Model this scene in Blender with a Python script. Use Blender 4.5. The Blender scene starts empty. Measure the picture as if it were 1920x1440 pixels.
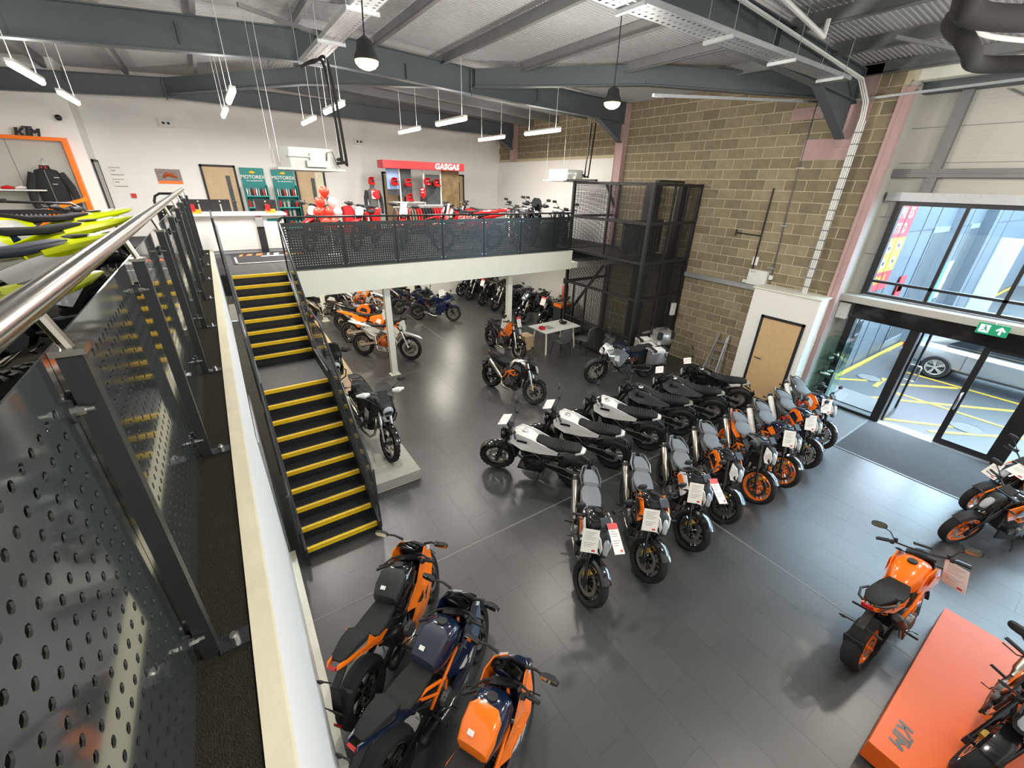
import bpy, math, random
from mathutils import Vector, Matrix
random.seed(7)
SC = bpy.context.scene
COL = SC.collection
PI = math.pi
# ---------------------------------------------------------------- camera
F, YAW, PIT, ROL, CAMZ = 770.43, 0.606155, 0.452619, 0.029713, 4.72
fw = Vector((math.sin(YAW), math.cos(YAW), 0)); rt = Vector((math.cos(YAW), -math.sin(YAW), 0)); up = Vector((0, 0, 1))
fw, up = fw*math.cos(PIT)-up*math.sin(PIT), up*math.cos(PIT)+fw*math.sin(PIT)
rt, up = rt*math.cos(ROL)+up*math.sin(ROL), up*math.cos(ROL)-rt*math.sin(ROL)
cd = bpy.data.cameras.new('camera'); cam = bpy.data.objects.new('camera', cd); COL.objects.link(cam)
cd.sensor_width = 36; cd.lens = F/1920*36; cd.clip_start = .05; cd.clip_end = 300
cam.matrix_world = Matrix(((rt.x, up.x, -fw.x, 0), (rt.y, up.y, -fw.y, 0), (rt.z, up.z, -fw.z, CAMZ), (0, 0, 0, 1)))
SC.camera = cam
# ---------------------------------------------------------------- sky and exposure
W = bpy.data.worlds.new('sky'); SC.world = W; W.use_nodes = True
wb = W.node_tree.nodes['Background']; wb.inputs[0].default_value = (.64, .82, 1, 1); wb.inputs[1].default_value = 13.0
SC.view_settings.view_transform = 'Standard'; SC.view_settings.look = 'None'
SC.view_settings.exposure = 0.42; SC.view_settings.gamma = 1
# ---------------------------------------------------------------- materials
MATS = {}
def mat(name, col, rough=.5, metal=0., bump=0., bscale=30., vary=0., nscale=4., spec=.5, emit=0., coat=0., rnd=0.):
    if name in MATS: return MATS[name]
    m = bpy.data.materials.new(name); m.use_nodes = True; nt = m.node_tree; b = nt.nodes['Principled BSDF']
    c = (*col, 1)
    b.inputs['Base Color'].default_value = c; b.inputs['Roughness'].default_value = rough; b.inputs['Metallic'].default_value = metal
    b.inputs['Specular IOR Level'].default_value = spec
    if coat: b.inputs['Coat Weight'].default_value = coat; b.inputs['Coat Roughness'].default_value = .05
    if emit: b.inputs['Emission Color'].default_value = c; b.inputs['Emission Strength'].default_value = emit
    L = nt.links
    if vary or bump:
        tc = nt.nodes.new('ShaderNodeTexCoord')
    if vary or rnd:
        fac = nt.nodes.new('ShaderNodeMath'); fac.operation = 'MULTIPLY_ADD'; fac.inputs[1].default_value = 0; fac.inputs[2].default_value = 1
        if vary:
            n = nt.nodes.new('ShaderNodeTexNoise'); n.inputs['Scale'].default_value = nscale; n.inputs['Detail'].default_value = 6
            L.new(tc.outputs['Object'], n.inputs['Vector']); L.new(n.outputs[0], fac.inputs[0]); fac.inputs[1].default_value = 2*vary; fac.inputs[2].default_value = 1-vary
        out = fac.outputs[0]
        if rnd:
            oi = nt.nodes.new('ShaderNodeObjectInfo'); a = nt.nodes.new('ShaderNodeMath'); a.operation = 'MULTIPLY_ADD'
            a.inputs[1].default_value = 2*rnd; a.inputs[2].default_value = 1-rnd; L.new(oi.outputs['Random'], a.inputs[0])
            mu = nt.nodes.new('ShaderNodeMath'); mu.operation = 'MULTIPLY'; L.new(out, mu.inputs[0]); L.new(a.outputs[0], mu.inputs[1]); out = mu.outputs[0]
        vm = nt.nodes.new('ShaderNodeVectorMath'); vm.operation = 'SCALE'; vm.inputs[0].default_value = col; L.new(out, vm.inputs['Scale'])
        L.new(vm.outputs[0], b.inputs['Base Color'])
    if bump:
        n = nt.nodes.new('ShaderNodeTexNoise'); n.inputs['Scale'].default_value = bscale; n.inputs['Detail'].default_value = 4
        L.new(tc.outputs['Object'], n.inputs['Vector'])
        bp = nt.nodes.new('ShaderNodeBump'); bp.inputs['Strength'].default_value = bump; bp.inputs['Distance'].default_value = .01
        L.new(n.outputs[0], bp.inputs['Height']); L.new(bp.outputs[0], b.inputs['Normal'])
    MATS[name] = m; return m
def glass(name, tint=(.9, .95, .95), refl=.08):
    m = bpy.data.materials.new(name); m.use_nodes = True; nt = m.node_tree; nt.nodes.clear()
    o = nt.nodes.new('ShaderNodeOutputMaterial'); mx = nt.nodes.new('ShaderNodeMixShader'); t = nt.nodes.new('ShaderNodeBsdfTransparent'); g = nt.nodes.new('ShaderNodeBsdfGlossy')
    lw = nt.nodes.new('ShaderNodeLayerWeight'); lw.inputs[0].default_value = .3; pw = nt.nodes.new('ShaderNodeMath'); pw.operation = 'POWER'; pw.inputs[1].default_value = 3; nt.links.new(lw.outputs['Facing'], pw.inputs[0]); f = nt.nodes.new('ShaderNodeMath'); f.operation = 'MULTIPLY_ADD'; f.inputs[1].default_value = .6; f.inputs[2].default_value = .04; nt.links.new(pw.outputs[0], f.inputs[0])
    t.inputs[0].default_value = (*tint, 1); g.inputs['Roughness'].default_value = .02
    nt.links.new(f.outputs[0], mx.inputs[0]); nt.links.new(t.outputs[0], mx.inputs[1]); nt.links.new(g.outputs[0], mx.inputs[2]); nt.links.new(mx.outputs[0], o.inputs[0])
    MATS[name] = m; return m
ORANGE = (.95, .19, .008)
mat('floor_tile', (.055, .055, .054), .34, vary=.22, nscale=1.6, bump=.03, bscale=60, rnd=.05, spec=.8)
mat('joint', (.05, .05, .049), .5); mat('strip', (.15, .15, .145), .45)
mat('block', (.27, .23, .15), .95, vary=.2, nscale=9, bump=.35, bscale=90, rnd=.2, spec=.2)
mat('mortar', (.56, .5, .35), .95, bump=.2, bscale=120, spec=.2)
mat('pink', (.45, .31, .3), .8, vary=.08)
mat('white_wall', (.83, .82, .79), .85, vary=.03, nscale=2, bump=.02)
mat('white_paint', (.8, .8, .7), .55, vary=.04); mat('cream', (.72, .7, .52), .7, vary=.12, nscale=8, bump=.1)
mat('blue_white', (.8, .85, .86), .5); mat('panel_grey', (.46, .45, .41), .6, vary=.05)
mat('ceiling', (.4, .4, .4), .5, vary=.05); mat('steel_grey', (.075, .09, .1), .5, vary=.08); mat('purlin', (.17, .173, .17), .5, metal=.2, vary=.15)
mat('galv', (.42, .435, .44), .45, metal=.5, vary=.15, nscale=12); mat('galv_dark', (.2, .21, .21), .5, metal=.4)
mat('carpet', (.03, .027, .021), 1, vary=.4, nscale=90, bump=.9, bscale=200, spec=.1); mat('carpet_dark', (.085, .085, .083), 1, vary=.3, nscale=60, bump=.4, bscale=200, spec=.1)
mat('mat_grey', (.1, .105, .11), 1, vary=.25, nscale=80, bump=.5, bscale=200, spec=.1); mat('mat_black', (.02, .02, .022), .9)
mat('rail_far', (.022, .027, .028), .3, spec=.5); mat('ac_white', (.5, .5, .47), .5); mat('rail_dark', (.03, .037, .039), .1, vary=.04, nscale=3, spec=.7, coat=.5); mat('rail_post', (.022, .027, .029), .3, spec=.6)
mat('stainless', (.5, .48, .44), .2, metal=1); mat('chrome', (.75, .75, .75), .12, metal=1); mat('bolt', (.7, .7, .68), .25, metal=1)
mat('black_steel', (.012, .012, .013), .4); mat('stair_black', (.018, .021, .023), .45, bump=.08, bscale=80); mat('yellow', (.85, .55, .012), .5, vary=.06, nscale=10, bump=.15, bscale=150)
mat('mesh_black', (.015, .015, .016), .5)
mat('concrete', (.4, .4, .36), .8, vary=.15, nscale=6); mat('wood', (.62, .43, .22), .5, vary=.12, nscale=7); mat('wood_pale', (.55, .4, .24), .6, vary=.15, nscale=8)
mat('plinth_orange', (.72, .11, .006), .35, spec=.35); mat('ktm_orange', ORANGE, .35); mat('red', (.62, .012, .014), .35, spec=.5); mat('red_cloth', (.5, .015, .02), .9); mat('sign_red', (.62, .03, .035), .4)
mat('teal', (.0, .22, .2), .5); mat('teal_light', (.02, .4, .36), .5)
# bike materials
mat('tyre', (.018, .018, .018), .75, bump=.25, bscale=60, spec=.3); mat('black_gloss', (.008, .008, .009), .12, coat=.6); mat('black_matt', (.013, .013, .0135), .6)
mat('seat_black', (.016, .016, .016), .75, bump=.1, bscale=150, spec=.3); mat('seat_grey', (.17, .19, .21), .6, bump=.1, bscale=150)
mat('orange_gloss', ORANGE, .2, coat=.5); mat('white_gloss', (.78, .78, .76), .22, coat=.4); mat('navy', (.006, .014, .04), .15, coat=.7); mat('navy_matt', (.018, .026, .045), .5)
mat('red_gloss', (.66, .012, .012), .2, coat=.5); mat('yellow_gloss', (.72, .85, .0), .25, coat=.3); mat('blue_gloss', (.005, .01, .045), .18, coat=.6); mat('grey_gloss', (.09, .1, .105), .3, coat=.3); mat('silver', (.62, .62, .6), .28, metal=.8); mat('steel', (.62, .58, .5), .25, metal=1)
mat('engine_black', (.013, .013, .014), .4, metal=.3); mat('engine_grey', (.16, .16, .16), .4, metal=.7); mat('engine_orange', (.5, .1, .02), .4, metal=.3)
mat('gold', (.75, .5, .12), .3, metal=.8); mat('lamp_clear', (.4, .42, .44), .06, spec=.8); mat('lamp_red', (.45, .01, .01), .2); mat('lamp_amber', (.8, .3, .02), .25); mat('screen_lcd', (.25, .27, .28), .15)
mat('paper', (.82, .8, .75), .7); mat('paper_grey', (.35, .35, .34), .7); mat('mirror', (.6, .55, .42), .05, metal=1)
mat('plastic_white', (.74, .75, .72), .45); mat('balloon_red', (.85, .06, .03), .22, coat=.5); mat('balloon_white', (.8, .72, .7), .25, coat=.4)
mat('skin_black', (.02, .02, .02), .5); mat('helmet_red', (.5, .012, .015), .15, coat=.6); mat('cloth_black', (.018, .018, .019), .9); mat('cloth_taupe', (.17, .13, .1), .95); mat('cloth_grey', (.1, .1, .1), .9)
mat('lamp_emit', (1, .93, .74), .5, emit=14); mat('bay_emit', (1, .72, .25), .5, emit=7); mat('exit_green', (.01, .27, .13), .4, emit=.25); mat('exit_white', (.8, .9, .85), .4, emit=.5)
mat('foam_black', (.01, .009, .008), .9, bump=.3, bscale=90); mat('pipe_white', (.75, .75, .72), .4); mat('chair_grey', (.1, .105, .11), .7); mat('monitor', (.012, .012, .013), .35)
mat('photo_sky', (.25, .4, .62), .5, vary=.5, nscale=3); mat('photo_dark', (.05, .06, .06), .5, vary=.7, nscale=8); mat('photo_hill', (.2, .14, .06), .6, vary=.9, nscale=3.5); mat('poster_race', (.25, .2, .18), .5, vary=.8, nscale=14)
mat('asphalt', (.042, .043, .045), .42, vary=.3, nscale=30, bump=.4, bscale=120); mat('road_yellow', (.38, .25, .015), .6, vary=.15, nscale=20); mat('cladding', (.075, .09, .108), .35, vary=.05); mat('cladding_light', (.14, .16, .185), .35); mat('cladding_dark', (.035, .04, .045), .3); mat('tactile', (.12, .11, .11), .8)
mat('car_silver', (.36, .37, .38), .25, metal=.6, coat=.5); mat('car_white', (.8, .8, .8), .25, coat=.5); mat('car_glass', (.02, .025, .03), .05, spec=.9)
mat('banner_red', (.32, .008, .015), .5); mat('banner_yellow', (.36, .24, .006), .5); mat('banner_white', (.36, .36, .36), .5); mat('banner_blue', (.05, .35, .75), .5)
glass('glass'); glass('glass_green', (.86, .95, .92)); glass('screen_clear', (.8, .83, .84)); glass('screen_smoke', (.3, .32, .33))
# ---------------------------------------------------------------- mesh builder
class MB:
    def __init__(s): s.v = []; s.f = []
    def add(s, vs, fs):
        n = len(s.v); s.v += [tuple(v) for v in vs]; s.f += [tuple(n+i for i in f) for f in fs]; return s
    def box(s, x0, x1, y0, y1, z0, z1):
        return s.add([(x0, y0, z0), (x1, y0, z0), (x1, y1, z0), (x0, y1, z0), (x0, y0, z1), (x1, y0, z1), (x1, y1, z1), (x0, y1, z1)],
                     [(3, 2, 1, 0), (4, 5, 6, 7), (0, 1, 5, 4), (1, 2, 6, 5), (2, 3, 7, 6), (3, 0, 4, 7)])
    def obox(s, c, M, h):                              # oriented box: centre, 3x3 axes, half sizes
        vs = [Vector(c)+M @ Vector((sx*h[0], sy*h[1], sz*h[2])) for sz in (-1, 1) for sx, sy in ((-1, -1), (1, -1), (1, 1), (-1, 1))]
        return s.add(vs, [(3, 2, 1, 0), (4, 5, 6, 7), (0, 1, 5, 4), (1, 2, 6, 5), (2, 3, 7, 6), (3, 0, 4, 7)])
    def beam(s, a, b, w, h, upv=(0, 0, 1)):            # rectangular bar from a to b
        a, b = Vector(a), Vector(b); d = (b-a); l = d.length; d.normalize(); u = Vector(upv)
        r = d.cross(u)
        if r.length < 1e-4: r = d.cross(Vector((1, 0, 0)))
        r.normalize(); u = r.cross(d)
        return s.obox((a+b)/2, Matrix((d, r, u)).transposed(), (l/2, w/2, h/2))
    def ring(s, rings, caps=True, close=True):
        n = len(rings[0]); base = len(s.v)
        for r in rings: s.v += [tuple(p) for p in r]
        for i in range(len(rings)-1):
            for j in range(n if close else n-1):
                k = (j+1) % n
                s.f.append((base+i*n+j, base+i*n+k, base+(i+1)*n+k, base+(i+1)*n+j))
        if caps:
            s.f.append(tuple(base+j for j in reversed(range(n)))); s.f.append(tuple(base+(len(rings)-1)*n+j for j in range(n)))
        return s
    def tube(s, pts, r, n=8, caps=True):
        pts = [Vector(p) for p in pts]; rs = r if isinstance(r, (list, tuple)) else [r]*len(pts); rings = []; prev = None
        for i, p in enumerate(pts):
            t = (pts[min(i+1, len(pts)-1)]-pts[max(i-1, 0)]).normalized()
            if prev is None:
                u = t.cross(Vector((0, 0, 1)))
                if u.length < 1e-3: u = t.cross(Vector((1, 0, 0)))
            else: u = prev-t*prev.dot(t)
            u.normalize(); prev = u; w = t.cross(u)
            rings.append([p+(u*math.cos(a)+w*math.sin(a))*rs[i] for a in (2*PI*k/n for k in range(n))])
        return s.ring(rings, caps)
    def cyl(s, a, b, r, n=12, r2=None): return s.tube([a, b], [r, r if r2 is None else r2], n)
    def lathe(s, prof, c, ax='y', n=24, close=False):  # prof: (radius, axial)
        rings = []
        for k in range(n):
            a = 2*PI*k/n; ca, sa = math.cos(a), math.sin(a); R = []
            for r, t in prof:
                R.append((c[0]+r*ca, c[1]+t, c[2]+r*sa) if ax == 'y' else (c[0]+r*ca, c[1]+r*sa, c[2]+t) if ax == 'z' else (c[0]+t, c[1]+r*ca, c[2]+r*sa))
            rings.append(R)
        rings.append(rings[0]); return s.ring(rings, False, close)
    def ball(s, c, r, n=12, m=8, sq=(1, 1, 1)):
        rings = []
        for i in range(m+1):
            t = PI*i/m; rr = max(math.sin(t), .01)
            rings.append([(c[0]+r*sq[0]*rr*math.cos(2*PI*k/n), c[1]+r*sq[1]*rr*math.sin(2*PI*k/n), c[2]-r*sq[2]*math.cos(t)) for k in range(n)])
        return s.ring(rings, True)
    def loft(s, secs, n=16, p=2.6, caps=True):          # secs: (x, z low, z high, half width [, tilt dx/dz [, p]]) along x
        rings = []
        for q in secs:
            x, z0, z1, hw = q[:4]; tilt = q[4] if len(q) > 4 else 0; pp = q[5] if len(q) > 5 else p
            zc, hh = (z0+z1)/2, (z1-z0)/2; R = []
            for k in range(n):
                a = 2*PI*k/n; c, d = math.cos(a), math.sin(a)
                y = hw*math.copysign(abs(c)**(2/pp), c); z = hh*math.copysign(abs(d)**(2/pp), d)
                R.append((x+tilt*z, y, zc+z))
            rings.append(R)
        return s.ring(rings, caps)
    def plate(s, poly, y, th, sides=(1,), bulge=None):  # polygon in xz, thickness in y; y may be a list per vertex
        n = len(poly); ys = y if isinstance(y, (list, tuple)) else [y]*n
        for sd in sides:
            vs = [(p[0], sd*ys[i], p[1]) for i, p in enumerate(poly)]+[(p[0], sd*(ys[i]-th), p[1]) for i, p in enumerate(poly)]
            fs = [tuple(range(n)), tuple(range(2*n-1, n-1, -1))]+[(i, i+n, (i+1) % n+n, (i+1) % n) for i in range(n)]
            if bulge:
                cx = sum(p[0] for p in poly)/n; cz = sum(p[1] for p in poly)/n; cy = sum(ys)/n+bulge
                vs.append((cx, sd*cy, cz)); fs = fs[1:]+[(i, (i+1) % n, 2*n) for i in range(n)]
            s.add(vs, fs)
        return s
    def prism(s, poly, ax, a0, a1):                     # polygon extruded along an axis
        n = len(poly); mk = {'x': lambda p, t: (t, p[0], p[1]), 'y': lambda p, t: (p[0], t, p[1]), 'z': lambda p, t: (p[0], p[1], t)}[ax]
        return s.add([mk(p, a0) for p in poly]+[mk(p, a1) for p in poly], [tuple(range(n)), tuple(range(2*n-1, n-1, -1))]+[(i, i+n, (i+1) % n+n, (i+1) % n) for i in range(n)])
    def mesh(s, name, smooth=True, ang=38):
        m = bpy.data.meshes.new(name); m.from_pydata(s.v, [], s.f); m.validate(); 
        import bmesh
        bm = bmesh.new(); bm.from_mesh(m); bmesh.ops.recalc_face_normals(bm, faces=bm.faces); bm.to_mesh(m); bm.free()
        if smooth:
            for p in m.polygons: p.use_smooth = True
            m.set_sharp_from_angle(angle=math.radians(ang))
        m.materials.append(None); return m
def link(name, mesh, material, parent=None, loc=(0, 0, 0), rot=(0, 0, 0)):
    o = bpy.data.objects.new(name, mesh); COL.objects.link(o); o.parent = parent; o.location = loc; o.rotation_euler = rot
    o.material_slots[0].link = 'OBJECT'; o.material_slots[0].material = MATS[material]; return o
def part(name, mb, material, parent=None, smooth=True): return link(name, mb.mesh(name, smooth), material, parent)
def tag(o, label, cat, group=None):
    o['label'] = label; o['category'] = cat
    if group: o['group'] = group
    return o
def empty(name, loc=(0, 0, 0), rz=0, label=None, cat=None, group=None):
    o = bpy.data.objects.new(name, None); COL.objects.link(o); o.location = loc; o.rotation_euler = (0, 0, rz); o.empty_display_size = .1
    if label: tag(o, label, cat, group)
    return o
def one(name, mb, material, label, cat, group=None, smooth=True): return tag(part(name, mb, material, None, smooth), label, cat, group)
def struct(name, mb, material, label, parent=None, smooth=False):
    o = part(name, mb, material, parent, smooth)
    if parent is None: o['kind'] = 'structure'; o['label'] = label; o['category'] = name.split('_')[0]
    return o
def text(name, body, size, M, material, parent=None, ext=.004, shear=0, off=0, align='CENTER', spacing=1):
    c = bpy.data.curves.new(name, 'FONT'); c.body = body; c.size = size; c.extrude = ext; c.shear = shear; c.offset = off; c.align_x = align; c.align_y = 'CENTER'; c.space_character = spacing; c.resolution_u = 3
    o = bpy.data.objects.new(name, c); COL.objects.link(o); bpy.context.view_layer.update(); me = bpy.data.meshes.new_from_object(o.evaluated_get(bpy.context.evaluated_depsgraph_get())); bpy.data.objects.remove(o); me.materials.clear(); me.materials.append(None)
    o = link(name, me, material, parent); o.matrix_local = M; return o
def face(loc, right, upv):                               # matrix of a text facing right x up
    r, u = Vector(right).normalized(), Vector(upv).normalized(); n = r.cross(u)
    return Matrix(((r.x, u.x, n.x, loc[0]), (r.y, u.y, n.y, loc[1]), (r.z, u.z, n.z, loc[2]), (0, 0, 0, 1)))
def copy_tree(o, parent=None):
    c = o.copy(); COL.objects.link(c); c.parent = parent
    for ch in list(o.children): copy_tree(ch, c)
    return c
def smooth(pts, n=5):                                     # rounded run through the given points
    P = [Vector(p) for p in pts]; out = []
    for i in range(len(P)-1):
        a, b, c, d = P[max(i-1, 0)], P[i], P[i+1], P[min(i+2, len(P)-1)]
        for k in range(n):
            t = k/n; out.append(.5*((2*b)+(c-a)*t+(2*a-5*b+4*c-d)*t*t+(3*b-a-3*c+d)*t**3))
    return out+[P[-1]]
def ktm(parent, M, h, material, ext):                     # heavy slanted three letter mark
    L = [[(0, 0), (.24, 0), (.24, .84), (0, .84)], [(.24, .34), (.52, .84), (.84, .84), (.5, .42), (.84, 0), (.52, 0), (.24, .42)], [(.62, .88), (1.5, .88), (1.5, 1.02), (.62, 1.02)], [(.95, 0), (1.2, 0), (1.2, .9), (.95, .9)],
         [(1.28, 0), (1.5, 0), (1.5, .84), (1.28, .84)], [(1.5, .84), (1.5, .5), (1.66, .3), (1.78, .3), (1.94, .5), (1.94, .84), (1.72, .58)], [(1.94, 0), (2.16, 0), (2.16, .84), (1.94, .84)]]
    m = MB()
    for p in L: m.prism([((x-1.08+.22*y)*h, (y-.5)*h) for x, y in p], 'z', 0, ext)
    o = part('lettering', m, material, parent, False); o.matrix_local = M; return o
def perf(mb, fn, nx, ny, pitch, r, x0, z0, x1, z1, th):
    # perforated sheet in local (u, v); fn(u, v, t) maps to space, holes centred in the sheet
    w, h = nx*pitch, ny*pitch; ox, oz = (x0+x1)/2-w/2, (z0+z1)/2-h/2
    oct_ = [(math.cos(PI/4*k), math.sin(PI/4*k)) for k in range(8)]
    sq = [(1, 0), (1, 1), (0, 1), (-1, 1), (-1, 0), (-1, -1), (0, -1), (1, -1)]
    for i in range(nx):
        for j in range(ny):
            cx, cz = ox+(i+.5)*pitch, oz+(j+.5)*pitch; vs = []
            for t in (0, th):
                vs += [fn(cx+a*r, cz+b*r, t) for a, b in oct_]+[fn(cx+a*pitch/2, cz+b*pitch/2, t) for a, b in sq]
            fs = []
            for k in range(8):
                m = (k+1) % 8
                fs += [(k, m, 8+m, 8+k), (16+m, 16+k, 24+k, 24+m), (m, k, 16+k, 16+m)]
            mb.add(vs, fs)
    for a, b, c, d in ((x0, z0, x1, oz), (x0, oz+h, x1, z1), (x0, oz, ox, oz+h), (ox+w, oz, x1, oz+h)):
        vs = [fn(u, v, t) for t in (0, th) for u, v in ((a, b), (c, b), (c, d), (a, d))]
        mb.add(vs, [(3, 2, 1, 0), (4, 5, 6, 7), (0, 1, 5, 4), (1, 2, 6, 5), (2, 3, 7, 6), (3, 0, 4, 7)])
    return mb
# ================================================================ the building
MZ, KZ, XW, YB = 2.97, 3.45, 11.05, 17.44       # mezzanine floor, kerb top, block wall, back wall
fl = struct('floor', MB().box(-6, 11.9, -4.2, YB, -.25, -.003), 'joint', 'dark grey vinyl tile showroom floor with pale joint lines')
tl, tw = .93, .4635
tiles = []
for i in range(-13, 14):
    x = 5.47+i*tw
    if x+tw < -.3 or x > 11.6: continue
    for j in range(-6, 18):
        y = 3.85+(j+(.5 if i % 2 else 0))*tl
        if y > YB-tl*.5 or y < -1.8: continue
        tiles.append((x+tw/2, y+tl/2))
tiles.sort(key=lambda p: p[0]**2+p[1]**2)
tm = MB().box(-tw/2+.0008, tw/2-.0008, -tl/2+.0008, tl/2-.0008, -.006, 0).mesh('tile', False)
for x, y in tiles[:300]: link('tile', tm, 'floor_tile', fl, (x, y, 0))
m = MB()
for x, y in tiles[300:]: m.box(x-tw/2+.0012, x+tw/2-.0012, y-tl/2+.0012, y+tl/2-.0012, -.006, 0)
m.box(-6, -.3, -4.2, YB, -.006, 0).box(-.3, 11.7, -4.2, -2.0, -.006, 0)
part('tile_field', m, 'floor_tile', fl, False)['kind'] = 'stuff'
part('joint_strip', MB().box(-.1, 11.6, 3.835, 3.865, 0, .002), 'strip', fl, False)
part('joint_strip', MB().box(-.1, 9, 9.985, 10.01, 0, .002), 'strip', fl, False)
part('joint_strip', MB().box(5.455, 5.485, -2, 17, 0, .002), 'strip', fl, False)
# walls
struct('wall_back', MB().box(-2.35, 11.05, YB, YB+.2, 0, 7.6), 'white_wall', 'plain white plaster back wall of the upper floor')
struct('wall_display', MB().box(-6, -2.35, 16.38, YB+.2, 0, 7.6), 'white_wall', 'white wall carrying the orange framed clothing display')
struct('wall_left', MB().box(-6.2, -6, -4.2, YB, 0, 7.6), 'white_wall', 'white side wall of the upper floor')
struct('wall_front', MB().box(-6, 12.2, -4.4, -4.2, 0, 7.6), 'white_wall', 'white wall at the near end of the showroom')
wr = struct('wall_right', MB().box(XW, XW+.2, 3.55, YB, 0, 7.6), 'mortar', 'buff concrete block wall with pale mortar joints')
bl = []
for k in range(0, 31):
    for j in range(-1, 32):
        y = 3.62+(j+(.5 if k % 2 else 0))*.45; z = .02+k*.225
        if y < 3.5 or y > 17.2 or z > 6.8 or (y > 10.3 and z < 5.5): continue
        bl.append((y, z))
bl.sort(key=lambda p: (p[0]-0)**2+(p[1]-4.7)**2*1.2)
bm_ = MB().box(-.0035, .05, .0075, .4425, .0075, .2175).mesh('block', False)
hb_ = MB().box(-.0035, .05, 0, .212, .0075, .2175).mesh('block', False)
for k in range(1, 30, 2): link('block', hb_, 'block', wr, (XW, 3.62, .02+k*.225))
for y, z in bl[:285]: link('block', bm_, 'block', wr, (XW, y+random.uniform(-.003, .003), z))
m = MB()
for y, z in bl[285:]: m.box(XW-.0035, XW+.05, y+.0075, y+.4425, z+.0075, z+.2175)
part('block_field', m, 'block', wr, False)['kind'] = 'stuff'
struct('wall_lining', MB().box(XW-.08, XW+.006, 10.33, YB, 0, 5.55), 'white_wall', 'white board lining over the lower part of the block wall')
# near end of right wall: grey composite panels over the entrance
wp = struct('wall_panel', MB().box(11.78, 12.0, -4.2, 3.75, 4.7, 7.0).box(11.78, 12, 3.2, 3.75, 0, 4.7), 'panel_grey', 'grey ribbed composite wall panels over the entrance')
for z in (5.3, 5.9): part('panel_joint', MB().box(11.772, 11.79, -4.2, 3.75, z, z+.012), 'galv_dark', wp)
for z in (.9, 1.75, 2.6, 3.55, 4.3): part('panel_joint', MB().box(11.772, 11.79, 3.2, 3.75, z, z+.012), 'galv_dark', wp)
rb = MB()
for z in range(0, 26): rb.box(11.775, 11.79, -4.2, 3.2, 4.82+z*.07, 4.824+z*.07)
part('panel_rib', rb, 'panel_grey', wp)['kind'] = 'stuff'
struct('wall_reveal', MB().box(XW+.08, 11.78, 3.46, 3.55, 0, 6.6), 'panel_grey', 'grey reveal between the block wall and the entrance')
one('sheeting_rail', MB().box(11.6, 11.78, -4, 3.5, 5.05, 5.2).box(11.58, 11.6, -4, 3.5, 5.12, 5.14), 'purlin', 'galvanised rail running above the entrance window', 'rail', smooth=False)
one('eaves_beam', MB().box(11.5, 11.78, -4, 3.6, 6.45, 6.62), 'steel_grey', 'dark grey eaves beam over the entrance wall', 'beam', smooth=False)
one('eaves_trim', MB().box(11.25, 11.5, -4, 3.6, 6.62, 6.8), 'white_paint', 'white sheet trim along the eaves above the entrance', 'trim', smooth=False)
one('window_head_trim', MB().box(11.6, 11.78, -4, 3.4, 4.62, 4.78), 'galv', 'pale metal flashing along the top of the entrance window', 'trim', smooth=False)
m = MB().box(11.62, 11.76, 2.75, 2.9, 4.78, 6.45)
one('wall_post', m, 'purlin', 'galvanised upright post on the grey panels above the window', 'post', smooth=False)
one('bracing_rod', MB().cyl((11.72, 2.3, 6.4), (11.72, -.6, 4.8), .012, 8), 'galv_dark', 'thin diagonal bracing rod across the grey wall panels', 'rod')
# pink fire-boarded steel columns on the block wall
def pink_col(y, z0, label, w=.2):
    t = empty('steel_column', (XW, y, z0), 0, label, 'column', 'pink columns along the block wall')
    part('casing', MB().box(-.2, .0, -w/2, w/2, 0, 6.95-z0), 'pink', t, False)
    part('edge', MB().box(-.215, -.2, -w/2-.03, -w/2, 0, 6.9-z0).box(-.215, -.2, w/2, w/2+.03, 0, 6.9-z0), 'pink', t, False)
    return t
pink_col(16.15, 5.56, 'pink column nearest the white back wall', .22); pink_col(10.25, 2.97, 'pink column beside the top of the black lift cage', .26); 
t = empty('column_casing', (XW, 4.3, 2.63), 0, 'pink boarding around the deep haunched rafter above the white porch', 'casing')
part('patch', MB().box(-.025, .0, -.22, .72, 2.72, 3.12), 'pink', t, False); part('patch', MB().box(-.025, 0, .5, 1.15, 3.5, 3.72), 'pink', t, False); part('casing', MB().box(-.06, -.013, -.3, .12, 2.95, 4.3), 'pink', t, False)
one('corner_post', MB().box(XW-.1, XW+.08, 3.4, 3.58, 0, 6.5).box(XW-.13, XW-.1, 3.52, 3.58, 0, 6.5), 'pink', 'pink boxed corner post between the block wall and the entrance', 'post', smooth=False)
# ---------------------------------------------------------------- mezzanine
mf = struct('floor_upper', MB().box(-6, -.45, -4.2, 16.38, 2.75, MZ).box(-.45, 8.75, 9.7, YB, 2.6, MZ).box(8.75, XW, 10.2, YB, 2.6, MZ).box(-2.35, -.45, 16.38, YB, 2.75, MZ), 'carpet_dark', 'dark carpet floor of the upper level')
one('kerb', MB().box(-.5, -.19, -4.2, 9.9, MZ, KZ), 'carpet', 'dark carpeted kerb under the long perforated balustrade', 'kerb', smooth=False)
k = empty('mezzanine_edge', (0, 0, 0), 0, 'cream and white edge beam of the near upper floor', 'edge beam')
part('capping', MB().box(-.19, -.13, -4.2, 9.9, KZ-.06, KZ+.006), 'cream', k, False)
part('fascia', MB().box(-.19, -.135, -4.2, 9.9, 2.45, KZ-.06), 'blue_white', k, False)
k = empty('mezzanine_fascia', (0, 0, 0), 0, 'cream white fascia along the front of the far upper floor', 'fascia')
part('board', MB().box(1.06, 8.76, 9.64, 9.72, 2.43, MZ-.03), 'white_paint', k, False)
part('capping', MB().box(1.06, 8.76, 9.63, 9.74, MZ-.03, MZ), 'white_paint', k, False)
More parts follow.
